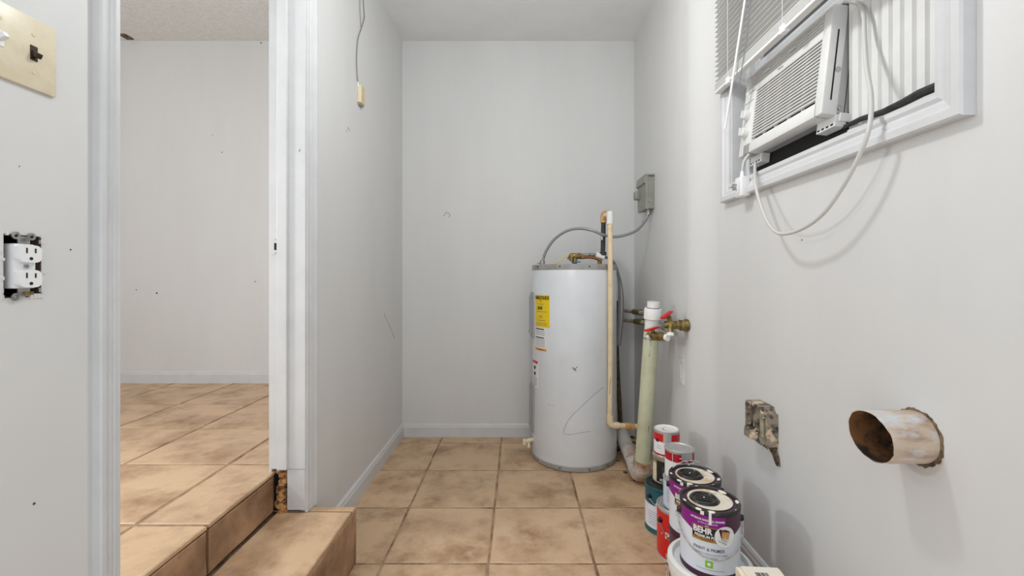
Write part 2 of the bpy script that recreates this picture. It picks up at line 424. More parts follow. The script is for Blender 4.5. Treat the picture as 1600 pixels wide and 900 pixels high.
vcasing('casing', door, cas_prof(0.078, 0.009, 0.017), YJF + 0.006, 1, XL, 1, SZ + 0.002, 2.47)
vcasing('casing', door, cas_prof(0.046, 0.010, 0.017), YJN - 0.004, -1, XL, 1, 0.0, 2.47)
vcasing('casing', door, cas_prof(0.06, 0.010, 0.017), YJF + 0.004, 1, WT, -1, UP, 2.47)
sp = obj('strike_plate', B(-0.899, -0.873, YJF - 0.0016, YJF + 0.001, 1.152, 1.212, bev=0.0006), 'trim', door)
obj('latch_hole', B(-0.888, -0.877, YJF - 0.0022, YJF, 1.168, 1.194, bev=0.001), 'dark', sp)
for z in (1.158, 1.206):
    obj('screw', T([(-0.8825, YJF - 0.0024, z), (-0.8825, YJF, z)], 0.003, 8), 'steel', sp)
for (px, py, r) in ((437, 418, 0.0035), (440, 428, 0.002), (441, 482, 0.002), (444, 660, 0.002), (468, 235, 0.002)):
    p = P(px, py, YJF); obj('scuff', T([(p.x, YJF - 0.0006, p.z - r * 2), (p.x + r * 0.4, YJF - 0.0006, p.z + r * 2)], r * 0.5, 6), 'scuff', door)
# crumbled foam between riser and jamb
bm = bmesh.new(); rr = random.Random(5)
for k in range(13):
    z = SZ + 0.004 + k * 0.0122
    c = Vector((-0.866 + rr.uniform(-0.010, 0.008), YJF + 0.014 + rr.uniform(-0.004, 0.004), z))
    bmesh.ops.create_icosphere(bm, subdivisions=2, radius=rr.uniform(0.015, 0.021), matrix=Matrix.Translation(c) @ Matrix.Diagonal((1, 1, 0.8, 1)))
for v in bm.verts: v.co += Vector((rr.uniform(-1, 1), rr.uniform(-1, 1), rr.uniform(-1, 1))) * 0.0022
obj('crumbled_filler', bm, 'foam', wl)
obj('gap_backing', B(WT + 0.001, XL - 0.02, YJF + 0.019, YJF + 0.03, SZ, JB), 'dark', wl)

# small marks on the walls
marks(wh, [(P(347, 238, YB), (0, -1, 0), 0.004), (P(245, 458, YB), (0, -1, 0), 0.006), (P(399, 440, YB), (0, -1, 0), 0.004),
           (P(408, 67, YB), (0, -1, 0), 0.005), (P(332, 211, YB), (0, -1, 0), 0.003), (P(213, 453, YB), (0, -1, 0), 0.004)])
def onleft(px, py): Y = XL * F / (px - VPX); return P(px, py, Y)
def onright(px, py, X=None):
    X = X or (XR if px > 1122 else XRF); return P(px, py, X * F / (px - VPX))
marks(wl, [(onleft(53, 787), (1, 0, 0), 0.002), (onleft(110, 390), (1, 0, 0), 0.0013), (onleft(30, 260), (1, 0, 0), 0.0008)])
marks(wr, [(onright(1253, 375), (-1, 0, 0), 0.0022)])
obj('scratch', T([onleft(600, 490), onleft(608, 508), onleft(616, 528)], 0.0012, 5), 'scuff', wl)
obj('scratch', T([onleft(541, 207), onleft(544, 199), onleft(547, 206)], 0.0009, 5), 'scuff', wl)
obj('scratch', T([P(693, 338, YB), P(698, 332, YB), P(703, 335, YB), P(701, 340, YB)], 0.0014, 5, 3), 'scuff', wb)
obj('patch_mark', B(-2.61, -2.56, YB - 0.09, YB - 0.02, ZC - 0.006, ZC + 0.002, bev=0.005), 'torn', ceil2)

# ------------------------------------------------------------------ window with air conditioner
win = struct(empty('window_1', (0, 0, 0)), 'white cased window holding an air conditioner')
CT = 0.027
def casing_h(name, z, sgn):
    pr = [(0, 0), (0, CT - 0.010), (0.008, CT - 0.009), (0.016, CT - 0.013), (0.024, CT - 0.008), (0.034, CT - 0.006), (0.042, CT), (0.058, CT), (0.062, CT - 0.004), (0.062, 0)]
    return obj(name, prism(bmesh.new(), pr, lambda p: (XR - p[1], WY0 - p[0], z + sgn * p[0]), lambda p: (XR - p[1], WY1 + p[0], z + sgn * p[0])), 'trim', win)
def casing_v(name, y, sgn):
    pr = [(0, 0), (0, CT - 0.010), (0.008, CT - 0.009), (0.016, CT - 0.013), (0.024, CT - 0.008), (0.034, CT - 0.006), (0.042, CT), (0.058, CT), (0.062, CT - 0.004), (0.062, 0)]
    return obj(name, prism(bmesh.new(), pr, lambda p: (XR - p[1], y + sgn * p[0], WZ0 - p[0]), lambda p: (XR - p[1], y + sgn * p[0], WZ1 + p[0])), 'trim', win)
casing_h('bottom_casing', WZ0, -1); casing_h('top_casing', WZ1, 1)
casing_v('side_casing', WY0, -1); casing_v('side_casing', WY1, 1)
obj('sill', B(XR - 0.016, RT, WY0, WY1, WZ0 - 0.012, WZ0 + 0.004), 'trim', win)
obj('side_liner', B(XR - 0.01, RT, WY0 - 0.01, WY0 + 0.006, WZ0, WZ1), 'trim', win)
obj('side_liner', B(XR - 0.01, RT, WY1 - 0.006, WY1 + 0.01, WZ0, WZ1), 'trim', win)
obj('top_liner', B(XR - 0.01, RT, WY0, WY1, WZ1 - 0.006, WZ1 + 0.01), 'trim', win)
obj('side_track', B(0.885, 0.93, WY1 - 0.03, WY1 - 0.006, WZ0, WZ1), 'trim', win)
obj('side_track', B(0.885, 0.93, WY0 + 0.006, WY0 + 0.012, WZ0, WZ1), 'trim', win)
bm = bmesh.new(); zs = 1.835
box(bm, 0.905, 0.935, WY0 + 0.012, WY1 - 0.03, zs, zs + 0.045, bev=0.003); box(bm, 0.905, 0.935, WY0 + 0.012, WY1 - 0.03, WZ1 - 0.04, WZ1 - 0.006)
box(bm, 0.905, 0.935, WY0 + 0.012, WY0 + 0.05, zs + 0.04, WZ1 - 0.03); box(bm, 0.905, 0.935, WY1 - 0.07, WY1 - 0.03, zs + 0.04, WZ1 - 0.03)
sash = obj('sash', bm, 'trim', win)
obj('pane', B(0.917, 0.923, WY0 + 0.04, WY1 - 0.06, zs + 0.04, WZ1 - 0.03), 'glass', sash)
obj('daylight_block_board', B(RT - 0.005, RT + 0.012, WY0 - 0.02, WY1 + 0.02, WZ0 - 0.02, WZ1 + 0.02), 'daylight_block', win)  # added board behind the sash, keeps world daylight out of the gaps

# air conditioner
XA, YL_, YR_, ZA, TILT = 0.830, 1.658, 1.202, 1.519, R(6.6)
ACW, ACH = YL_ - YR_, 0.306
# local axes: x = depth into the window, y = along the wall (0 at the near side), z = up
ac = thing('air_conditioner', 'white window air conditioner with louvered grille and two knobs, tilted outward', 'air conditioner', (XA, YR_, ZA), (0, TILT, 0))
obj('cabinet', B(0.042, 0.25, 0.004, ACW - 0.004, 0.006, ACH - 0.004, bev=0.003), 'acgrey', ac)
fb = 0.045
bm = bmesh.new()
box(bm, 0, fb, 0, 0.036, 0, ACH, bev=0.006); box(bm, 0, fb, ACW - 0.082, ACW, 0, 0.24, bev=0.006)
box(bm, 0, fb, 0.02, ACW - 0.03, 0, 0.042, bev=0.006); box(bm, 0, fb, 0.02, ACW - 0.03, 0.226, 0.248, bev=0.002)
box(bm, 0, fb, 0.02, ACW - 0.01, ACH - 0.012, ACH, bev=0.003); box(bm, 0, fb, ACW - 0.022, ACW, 0.235, ACH, bev=0.004)
bez = obj('bezel', bm, 'acwhite', ac, smooth=True)
obj('grille_back', B(0.016, 0.03, 0.03, ACW - 0.08, 0.04, 0.228), 'acdark', ac)
g0 = obj('louver', prism(bmesh.new(), [(0.001, 0.0), (0.001, 0.0034), (0.009, 0.0026), (0.009, -0.0006)], lambda p: (p[0], 0.034, p[1]), lambda p: (p[0], ACW - 0.080, p[1])), 'acwhite', ac)
NL = 17
for k in range(NL):
    o = g0 if k == 0 else g0.copy()
    if k: COL.objects.link(o); o.parent = ac
    o.location = (0, 0, 0.052 + k * 0.0107)
for k in range(1, 5):
    obj('grille_rib', B(0.0075, 0.016, 0.036 + k * 0.068 - 0.0015, 0.036 + k * 0.068 + 0.0015, 0.042, 0.226), 'acwhite', ac)
obj('vent_back', B(0.020, 0.03, 0.03, ACW - 0.02, 0.245, ACH - 0.008), 'panel', ac)
for k in range(4):
    obj('vent_louver', prism(bmesh.new(), [(0.002, 0), (0.004, 0.005), (0.021, 0.000), (0.019, -0.005)], lambda p: (p[0], 0.034, 0.257 + k * 0.0105 + p[1]), lambda p: (p[0], ACW - 0.022, 0.257 + k * 0.0105 + p[1])), 'acwhite', ac)
for y in (0.16, 0.30):
    obj('vent_tab', B(-0.003, 0.01, y, y + 0.03, 0.266, 0.270, bev=0.001), 'acwhite', ac)
for z in (0.083, 0.148):
    k = obj('knob', T([(0.002, ACW - 0.044, z), (-0.008, ACW - 0.044, z), (-0.018, ACW - 0.044, z)], [0.021, 0.019, 0.016], 24), 'acwhite', ac, True)
    obj('knob_grip', B(-0.028, -0.017, ACW - 0.048, ACW - 0.040, z - 0.015, z + 0.015, bev=0.002), 'acwhite', k)
obj('panel_seam', B(-0.0006, 0.002, ACW - 0.072, ACW - 0.012, 0.196, 0.198), 'greyink', ac)
obj('brand_lettering', textmesh('Midea', 0.013, lambda x, y: (-0.0008, 0.23 - x, 0.2365 + y)), 'greyink', ac)
obj('side_slot', B(0.020, 0.024, -0.0008, 0.004, 0.04, 0.235), 'acdark', ac)
obj('side_seam', B(0.064, 0.0655, 0.0032, 0.006, 0.01, ACH - 0.006), 'acdark', ac)
obj('side_screw', T([(0.048, 0.005, 0.022), (0.048, -0.001, 0.022)], 0.0055, 12), 'steel', ac)
obj('side_latch', T([(0.032, 0.006, 0.125), (0.032, -0.002, 0.125)], 0.008, 12), 'acgrey', ac)
obj('bottom_flange', B(0.05, 0.085, -0.004, 0.05, -0.016, 0.008, bev=0.002), 'acwhite', ac)
for y in (0.0, ACW - 0.09):
    br = obj('support_bracket', B(0.040, 0.072, y, y + 0.075, -0.030, 0.004, bev=0.002), 'acwhite', ac)
    for k in range(4): obj('bracket_slot', B(0.0394, 0.042, y + 0.006 + k * 0.018, y + 0.016 + k * 0.018, -0.026, -0.021), 'acdark', br)
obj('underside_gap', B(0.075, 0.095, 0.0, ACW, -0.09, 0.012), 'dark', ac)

# accordion side panels
def pleats(name, y0, y1, n, x, z0, z1, label):
    t = thing(name, label, 'panel', (x, y0, z0))
    n2 = n * 2; pts = []
    wd = (y1 - y0) / n
    for k in range(n):
        y = k * wd; pts += [(0.0, y), (0.0, y + wd * 0.62), (0.010, y + wd * 0.78), (0.010, y + wd * 0.84)]
    pts.append((0, y1 - y0))
    back = [(p[0] + 0.0015, p[1]) for p in pts[::-1]]
    h = z1 - z0
    for k in range(n):
        seg = pts[4 * k:4 * k + 5]; bk = [(p[0] + 0.0015, p[1]) for p in seg[::-1]]
        obj('pleat', prism(bmesh.new(), seg + bk, lambda p: (p[0], p[1], 0.012), lambda p: (p[0], p[1], h)), 'acwhite', t)
    obj('bottom_rail', B(-0.006, 0.014, 0, y1 - y0, 0, 0.014, bev=0.002), 'acwhite', t)
    return t
pleats('accordion_panel', WY0 + 0.013, YR_ - 0.002, 10, 0.905, WZ0 + 0.028, 1.835, 'white pleated filler panel beside the louvered metal side of air conditioner')
pleats('accordion_panel', YL_ - 0.006, WY1 - 0.031, 2, 0.905, WZ0 + 0.028, 1.835, 'narrow white pleated filler strip behind the air conditioner knobs')
fo = obj('foam_strip', T([P(1466, 131, 0.872) + Vector((0.01, 0, 0)), P(1440, 145, 0.92), P(1412, 160, 0.98), P(1380, 175, 1.05), P(1345, 186, 1.14), P(1318, 199, 1.21)],
         [0.010, 0.010, 0.009, 0.008, 0.007, 0.006], 8, 0), 'blackfoam', None, True)
tag(fo, 'black foam weatherstrip along the sill under the pleated panel', 'weatherstrip')
obj('foam_end', B(0.86, 0.875, 0.868, 0.90, 1.452, 1.47, bev=0.002), 'paper', fo)

# mini blind
XBL = 0.795; BY0, BY1 = 0.84, 1.752; BZ = 1.796
bl = thing('window_blind', 'raised white slatted mini blind above the air conditioner', 'blind', (XBL, BY0, BZ))
bw = BY1 - BY0
s0 = obj('slat', prism(bmesh.new(), [(-0.011, 0.0020), (-0.004, 0.0022), (0.004, 0.0006), (0.011, -0.0022), (0.011, -0.0015), (0.004, 0.0013), (-0.004, 0.0029), (-0.011, 0.0027)],
                       lambda p: (p[0], 0.0, p[1]), lambda p: (p[0], bw, p[1])), 'slat', bl)
for k in range(23):
    o = s0 if k == 0 else s0.copy()
    if k: COL.objects.link(o); o.parent = bl
    o.location = (0, 0, 0.052 + k * 0.0195)
    o.rotation_euler = (0, R(random.uniform(-1.5, 1.5)), 0)
for k in range(5):
    obj('gathered_slat', B(-0.012, 0.012, 0, bw, 0.018 + k * 0.0055, 0.0205 + k * 0.0055), 'slat', bl)
obj('bottom_rail', B(-0.012, 0.012, 0, bw, 0.004, 0.016, bev=0.003), 'slat', bl)
obj('head_rail', B(-0.016, 0.016, 0, bw, 0.50, 0.53, bev=0.002), 'slat', bl)
for y in (0.12, 0.46, 0.80):
    obj('ladder_cord', T([(-0.0125, y, 0.0), (-0.0125, y, 0.51)], 0.0009, 6), 'slat', bl)
    obj('rail_clip', B(-0.016, 0.004, y - 0.012, y + 0.012, -0.003, 0.022, bev=0.003), 'white', bl)
def loc(o, p): return Vector(p) - o.location
obj('tilt_wand', T([loc(bl, P(1133, 201, 1.62).lerp(P(1166, -12, 1.50), 1.6)), loc(bl, P(1133, 201, 1.62))], 0.0042, 8), 'white', bl, True)
obj('lift_cord', T([loc(bl, P(1173, -12, 1.48) + Vector((0, 0, 0.27))), loc(bl, P(1173, -12, 1.48)), loc(bl, P(1167, 60, 1.50)), loc(bl, P(1158, 112, 1.53)), loc(bl, P(1154, 144, 1.55))], 0.0016, 6), 'greyink', bl)

# power cord and plug
cp = thing('power_cord', 'looping grey power cord of the air conditioner with box plug', 'cord', P(1160, 290, 1.585))
def PX(px, py, X): return P(px, py, X * F / (px - VPX))
pts = [P(1318, 2, 1.19), P(1338, 4, 1.17), PX(1349, 22, 0.885), PX(1351, 60, 0.875), PX(1354, 105, 0.855), PX(1361, 150, 0.825), PX(1359, 195, 0.79), PX(1345, 238, 0.782), PX(1318, 290, 0.778),
       PX(1285, 335, 0.775), PX(1250, 359, 0.772), PX(1218, 365, 0.77), PX(1200, 348, 0.772), PX(1187, 315, 0.778), PX(1180, 285, 0.79), P(1180, 255, 1.555)]
obj('cable', T([loc(cp, p) for p in pts], 0.0052, 10, 5), 'cord', cp, True)
obj('plug_body', B(-0.018, 0.014, -0.030, 0.022, -0.042, 0.030, bev=0.006), 'white', cp, True)
obj('strain_relief', T([(0, 0, 0.028), (0, 0, 0.052)], [0.009, 0.006], 10), 'white', cp, True)
obj('cable', T([(0, 0, 0.05), (0.004, -0.004, 0.085), (0.018, -0.012, 0.11)], 0.0052, 10, 4), 'cord', cp, True)
for z in (-0.012, 0.004):
    obj('prong', B(-0.034, -0.016, 0.004, 0.006, z - 0.004, z + 0.003), 'steel', cp)
obj('ground_prong', T([(-0.034, 0.012, -0.004), (-0.016, 0.012, -0.004)], 0.0024, 8), 'steel', cp)
obj('plug_guard', T([(-0.02, -0.012, 0.018), (-0.024, -0.012, -0.024), (-0.024, 0.006, -0.036)], 0.002, 6, 4), 'white', cp, True)

# ------------------------------------------------------------------ water heater
HX, HYc, HR, HH = 0.336, 2.646, 0.251, 1.143
wh_ = thing('water_heater', 'tall white cylindrical water heater with yellow energy sticker', 'water heater', (HX, HYc, 0))
obj('tank_jacket', L([(HR - 0.004, 0.028), (HR, 0.03), (HR + 0.001, 0.06), (HR, 0.6), (HR, HH - 0.03), (HR - 0.003, HH - 0.026)], 72), 'enamel', wh_, True)
obj('base_ring', L([(0, 0.001), (HR - 0.002, 0.001), (HR + 0.003, 0.006), (HR + 0.003, 0.028), (HR - 0.003, 0.034), (0, 0.034)], 72), 'greyband', wh_, True)
obj('top_rim', L([(HR - 0.01, HH - 0.04), (HR + 0.0025, HH - 0.03), (HR + 0.003, HH - 0.003), (HR - 0.002, HH), (HR - 0.012, HH), (HR - 0.014, HH - 0.008), (0, HH - 0.006)], 72), 'greyband', wh_, True)
for a in (-62, -25, 12, 40):
    for z in (HH - 0.014, 0.017):
        s = math.sin(R(a)); c = math.cos(R(a))
        obj('rim_screw', T([(s * (HR + 0.001), -c * (HR + 0.001), z), (s * (HR + 0.0055), -c * (HR + 0.0055), z)], 0.0042, 8), 'blackpipe', wh_)
def curved_panel(z0, z1, a0, a1, th):
    bm = patch(bmesh.new(), HR - 0.002, R(a0), R(a1), z0, z1, th + 0.002, 14)
    es = [e for e in bm.edges if e.calc_length() > 0.05 or abs(e.verts[0].co.z - e.verts[1].co.z) < 1e-6]
    return bm
for z0, z1 in ((0.715, 0.978), (0.156, 0.435)):
    p = obj('access_panel', curved_panel(z0, z1, -114, -74, 0.012), 'panel', wh_)
    q = obj('panel_face', curved_panel(z0 + 0.018, z1 - 0.018, -110, -79, 0.020), 'panel', p)
    obj('panel_screw', T([(math.sin(R(-90)) * (HR + 0.018), 0, z0 + 0.03), (math.sin(R(-90)) * (HR + 0.022), 0, z0 + 0.03)], 0.005, 8), 'blackpipe', p)
r1 = HR + 0.0010; r2 = HR + 0.0022
ys_ = obj('energy_sticker', patch(bmesh.new(), HR - 0.0005, R(-70), R(-40), 0.785, 0.968, 0.0015, 12), 'yellow', wh_)
sm = R(-55) * r2
cyltext('header_text', 'ENERGYGUIDE', 0.026, r2, sm, 0.951, 'ink', ys_, 0.72, 0, 0.0009)
obj('header_arrow', patchpoly(bmesh.new(), r1, [(sm - 0.005, 0.938), (sm + 0.005, 0.938), (sm, 0.926)], 0.001), 'ink', ys_)
cyltext('cost_text', '$508', 0.026, r2, sm - 0.012, 0.893, 'ink', ys_, 0.9, 0, 0.0006)
cyltext('use_text', '4773', 0.020, r2, sm - 0.004, 0.843, 'greyink', ys_, 0.9)
for z, wd in ((0.915, 0.05), (0.872, 0.09), (0.822, 0.07), (0.806, 0.10), (0.796, 0.10)):
    obj('text_line', patch(bmesh.new(), r1, (sm - wd / 2) / r1, (sm + wd / 2) / r1, z, z + 0.0022, 0.0005, 8), 'blueink', ys_)
wl_ = obj('instruction_sticker', patch(bmesh.new(), HR - 0.0005, R(-69), R(-45), 0.648, 0.782, 0.0015, 10), 'paper', wh_)
sm2 = R(-57) * r2
for k in range(11):
    z = 0.770 - k * 0.0098
    if k == 4: continue
    obj('text_line', patch(bmesh.new(), r1, (sm2 - 0.046) / r1, (sm2 + (0.034 if k in (0, 5) else 0.042)) / r1, z, z + (0.006 if k in (0, 5) else 0.0025), 0.0006, 8), 'ink' if k in (0, 5) else 'greyink', wl_)
obj('orange_strip', patch(bmesh.new(), r1, R(-69), R(-45), 0.650, 0.663, 0.0006, 10), 'orange', wl_)
cyltext('strip_text', 'WARNING', 0.011, r2 + 0.0004, sm2, 0.6565, 'ink', wl_)
ws = obj('warning_sticker', patch(bmesh.new(), HR - 0.0005, R(-82), R(-62), 0.43, 0.585, 0.0015, 8), 'paper', wh_)
obj('red_header', patch(bmesh.new(), r1, R(-81), R(-63), 0.567, 0.583, 0.0006, 8), 'red', ws)
for z0, z1 in ((0.53, 0.555), (0.495, 0.52)):
    s3 = R(-72) * r1
    obj('pictogram', patchpoly(bmesh.new(), r1, [(s3 - 0.015, z0 + 0.012), (s3 - 0.004, z0), (s3 + 0.012, z0 + 0.004), (s3 + 0.016, z1), (s3 + 0.002, z1 - 0.006), (s3 - 0.010, z1)], 0.001), 'ink', ws)
for k in range(6):
    obj('text_line', patch(bmesh.new(), r1, R(-79), R(-65), 0.484 - k * 0.0085, 0.4865 - k * 0.0085, 0.0006, 6), 'greyink', ws)
# pencil line and dent
def heater_pt(px, py, extra=0.0006):
    k = (px - VPX) / F; a = 1 + k * k; b = -2 * (k * HX + HYc); c = HX * HX + HYc * HYc - (HR + extra) ** 2
    Y = (-b - math.sqrt(max(b * b - 4 * a * c, 0))) / (2 * a); p = P(px, py, Y); return Vector((p.x - HX, p.y - HYc, p.z))
obj('pencil_line', T([heater_pt(*q) for q in ((943, 605), (930, 615), (912, 632), (895, 648), (885, 662), (881, 677), (892, 679), (908, 676), (922, 674))], 0.0011, 6, 5), 'greyink', wh_)
obj('pencil_line', T([heater_pt(*q) for q in ((838, 628), (855, 632), (868, 634))], 0.0005, 5, 3), 'greyink', wh_)
dn = bmesh.new()
for dx, dy, r in ((0, 0, 0.010), (-3, -2, 0.006), (3, -3, 0.005), (2, 3, 0.004)):
    p = heater_pt(898 + dx, 577 + dy, -0.001); tube(dn, [p, p + Vector((0.0, -0.0024, 0))], r * 0.75, 8)
obj('chipped_spot', dn, 'greyink', wh_)
# drain valve at the foot
dv = obj('drain_valve', T([(-HR + 0.004, -0.04, 0.105), (-HR - 0.030, -0.055, 0.103), (-HR - 0.046, -0.062, 0.100)], [0.012, 0.013, 0.010], 12), 'cream', wh_, True)
obj('valve_handle', B(-HR - 0.060, -HR - 0.040, -0.078, -0.052, 0.082, 0.118, bev=0.005), 'cream', dv)
obj('spout', T([(-HR - 0.024, -0.055, 0.10), (-HR - 0.024, -0.058, 0.066)], 0.009, 10), 'cream', dv, True)
# top fittings (heater-local)
def hl(px, py, Y): p = P(px, py, Y); return Vector((p.x - HX, p.y - HYc, p.z))
tv = obj('relief_valve', T([hl(889, 406, 2.52), hl(893, 400, 2.52), hl(905, 400, 2.52), hl(912, 401, 2.52)], [0.014, 0.018, 0.018, 0.012], 14), 'brass', wh_, True)
obj('valve_lever', B(*(lambda p: (p.x - 0.008, p.x + 0.006, p.y - 0.01, p.y + 0.01, p.z - 0.03, p.z + 0.012))(hl(893, 400, 2.5)), bev=0.003), 'brass', tv)
obj('valve_neck', T([hl(898, 402, 2.52), hl(898, 413, 2.52)], 0.014, 12), 'brass', tv, True)
obj('gasket', L([(0.001, 0), (0.026, 0), (0.026, 0.006), (0.001, 0.006)], 20, tuple(hl(900, 410, 2.52))), 'blue', wh_)
obj('discharge_pipe', T([hl(910, 399, 2.52), hl(924, 398, 2.53), hl(938, 400, 2.54)], 0.011, 12, 3), 'steel', wh_, True)
obj('discharge_pipe', T([hl(908, 403, 2.50), hl(922, 402, 2.51), hl(934, 405, 2.52), hl(940, 409, 2.52)], 0.008, 12, 3), 'copper', wh_, True)
obj('union', T([hl(931, 398, 2.53), hl(944, 402, 2.53)], 0.018, 12), 'pvc', wh_, True)
obj('nipple', T([hl(942, 399, 2.53), hl(942, 394, 2.53)], 0.021, 12), 'blackpipe', wh_, True)
obj('outlet_neck', T([hl(937, 400, 2.53), hl(937, 416, 2.53)], 0.013, 12), 'brass', wh_, True)
obj('pipe_nipple', T([hl(942, 397, 2.53), hl(943, 346, 2.53)], 0.0135, 14), 'blackpipe', wh_, True)
obj('wear_patch', T([hl(940.5, 369, 2.514), hl(940.5, 375, 2.514)], 0.004, 8), 'pvc', wh_)
el = obj('elbow', T([hl(943, 348, 2.53), hl(943, 338, 2.53), hl(944, 334, 2.525), hl(948, 334, 2.50)], [0.019, 0.017, 0.016, 0.015], 14, 3) if False else
         tube(bmesh.new(), [hl(943, 348, 2.53), hl(943, 344, 2.53), hl(942.6, 336, 2.53), hl(944, 333, 2.52), hl(949, 333, 2.47)], [0.018, 0.018, 0.015, 0.014, 0.012], 14), 'tanrust', wh_, True)
obj('yellow_wire', T([hl(866, 413, 2.5), hl(878, 405, 2.5), hl(890, 395, 2.5)], 0.003, 8, 4), 'yellowwire', wh_, True)

# relief drain pipe in front of the heater
TP = [P(953, 334, 2.44), P(953, 660, 2.44)]
rp = thing('relief_drain_pipe', 'slim tan plastic pipe running down the front of water heater', 'pipe', (TP[1].x, TP[1].y, 0.2))
rl = lambda p: Vector(p) - rp.location
xb = TP[1].x
obj('pipe_run', T([rl((xb, 2.44, 1.40)), rl((xb + 0.003, 2.437, 0.8)), rl((xb, 2.44, 0.28))], 0.0145, 14, 3), 'tan', rp, True)
obj('top_elbow', T([rl((xb, 2.44, 1.365)), rl((xb, 2.44, 1.435))], 0.0185, 14), 'pvc', rp, True)
obj('elbow_arm', T([rl((xb, 2.44, 1.42)), rl((xb - 0.016, 2.50, 1.42))], 0.015, 12), 'tan', rp, True)
obj('bottom_elbow', tube(bmesh.new(), [rl((xb, 2.44, 0.30)), rl((xb, 2.44, 0.265)), rl((xb + 0.006, 2.44, 0.252)), rl((xb + 0.02, 2.44, 0.246)), rl((xb + 0.05, 2.441, 0.244))], [0.0185, 0.0185, 0.019, 0.0185, 0.0185], 14), 'tan', rp, True)
obj('lower_run', T([rl((xb + 0.03, 2.441, 0.245)), rl((0.745, 2.46, 0.228))], 0.0145, 14), 'tan', rp, True)
obj('lower_coupling', T([rl((xb + 0.085, 2.443, 0.242)), rl((xb + 0.135, 2.447, 0.237))], 0.0185, 14), 'tanrust', rp, True)
obj('stain', T([rl((xb - 0.004, 2.4265, 0.42)), rl((xb + 0.001, 2.4255, 0.55)), rl((xb + 0.006, 2.426, 0.62))], 0.0016, 6, 3), 'scuff', rp)

# flexible hose and wires beside the heater
fh = obj('water_hose', T([P(938, 401, 2.55), P(950, 403, 2.56), P(960, 412, 2.57), P(966, 430, 2.60), P(968, 460, 2.62), P(966.5, 500, 2.64), P(964, 540, 2.66)], 0.0085, 12, 5), 'greyhose', None, True)
tag(fh, 'grey flexible hose bending from the heater top down its side', 'hose')
tw = obj('loose_wire', T([P(966, 424, 2.65), P(971, 442, 2.67), P(974, 470, 2.70), P(973, 505, 2.71), P(969, 540, 2.72)], 0.0035, 8, 5), 'wire', None, True)
tag(tw, 'thin light wire dangling beside the grey hose at water heater', 'wire')
rpv = thing('rusty_pipe', 'rusty brown upright pipe in shadow behind the tan drain pipe', 'pipe', P(966, 650, 2.82))
rq = lambda p: Vector(p) - rpv.location
obj('pipe_run', T([rq(P(962, 470, 2.82)), rq(P(964, 560, 2.82)), rq(P(969, 655, 2.82)), rq(P(970, 690, 2.82))], 0.014, 10, 3), 'rustpipe', rpv, True)
obj('pipe_foot', T([rq(P(970, 684, 2.82)), rq((P(970, 690, 2.82).x, 2.82, 0.0))], 0.022, 10), 'rustpipe', rpv, True)

# ------------------------------------------------------------------ disconnect box and conduit
bx0 = 0.728
db = thing('disconnect_box', 'grey metal electrical disconnect box on wall by the corner', 'electrical box', (XRF, 2.58, 1.46))
ql = lambda x0, x1, y0, y1, z0, z1: (x0 - XRF, x1 - XRF, y0 - 2.58, y1 - 2.58, z0 - 1.46, z1 - 1.46)
obj('case', B(*ql(bx0 + 0.010, XRF + 0.001, 2.505, 2.665, 1.462, 1.648), bev=0.004), 'boxgrey', db)
cv = obj('cover', prism(bmesh.new(), [(0, 0), (0, 0.186), (-0.004, 0.196), (-0.022, 0.192), (-0.026, 0.150), (-0.016, 0.144), (-0.016, 0.0)],
     lambda p: (bx0 + 0.014 - XRF + p[0], 2.502 - 2.58, p[1]), lambda p: (bx0 + 0.014 - XRF + p[0], 2.668 - 2.58, p[1])), 'boxgrey', db)
obj('cover_flange', B(*ql(bx0 - 0.004, XRF, 2.500, 2.670, 1.650, 1.660), bev=0.002), 'boxgrey', db)
obj('handle', B(*ql(bx0 - 0.030, bx0 + 0.002, 2.625, 2.668, 1.535, 1.585), bev=0.008), 'boxgrey', db, True)
obj('knockout', T([(0.755 - XRF, 2.5045 - 2.58, 0.05), (0.755 - XRF, 2.5015 - 2.58, 0.05)], 0.013, 20), 'greyband', db, True)
obj('cable_clamp', T([(0.752 - XRF, 2.54 - 2.58, 0.008), (0.752 - XRF, 2.54 - 2.58, -0.028)], 0.0135, 12), 'steel', db, True)
cps = [Vector((0.752, 2.54, 1.44)), P(1008, 345, 2.53), P(996, 359, 2.50), P(978, 367, 2.48), P(958, 370, 2.475), P(940, 366, 2.465), P(925, 360, 2.47), P(905, 357, 2.50), P(885, 361, 2.53), P(866, 374, 2.56),
       P(854, 391, 2.58), P(849, 404, 2.59), P(847.5, 411, 2.59)]
cdt = thing('flexible_conduit', 'flexible metal conduit arching from grey box to heater top', 'conduit', (cps[-1].x, cps[-1].y, 1.14))
lc = lambda p: Vector(p) - cdt.location
sp_ = smoothpath([lc(p) for p in cps], 16)
obj('conduit_run', tube(bmesh.new(), sp_, [0.0085 if k % 2 else 0.0076 for k in range(len(sp_))], 10), 'conduit', cdt, True)
obj('connector', T([(0, 0, -0.006), (0, 0, 0.028)], 0.015, 10), 'steel', cdt, True)
obj('connector_screw', T([(-0.012, 0, 0.012), (-0.03, -0.002, 0.014)], 0.004, 8), 'steel', cdt)

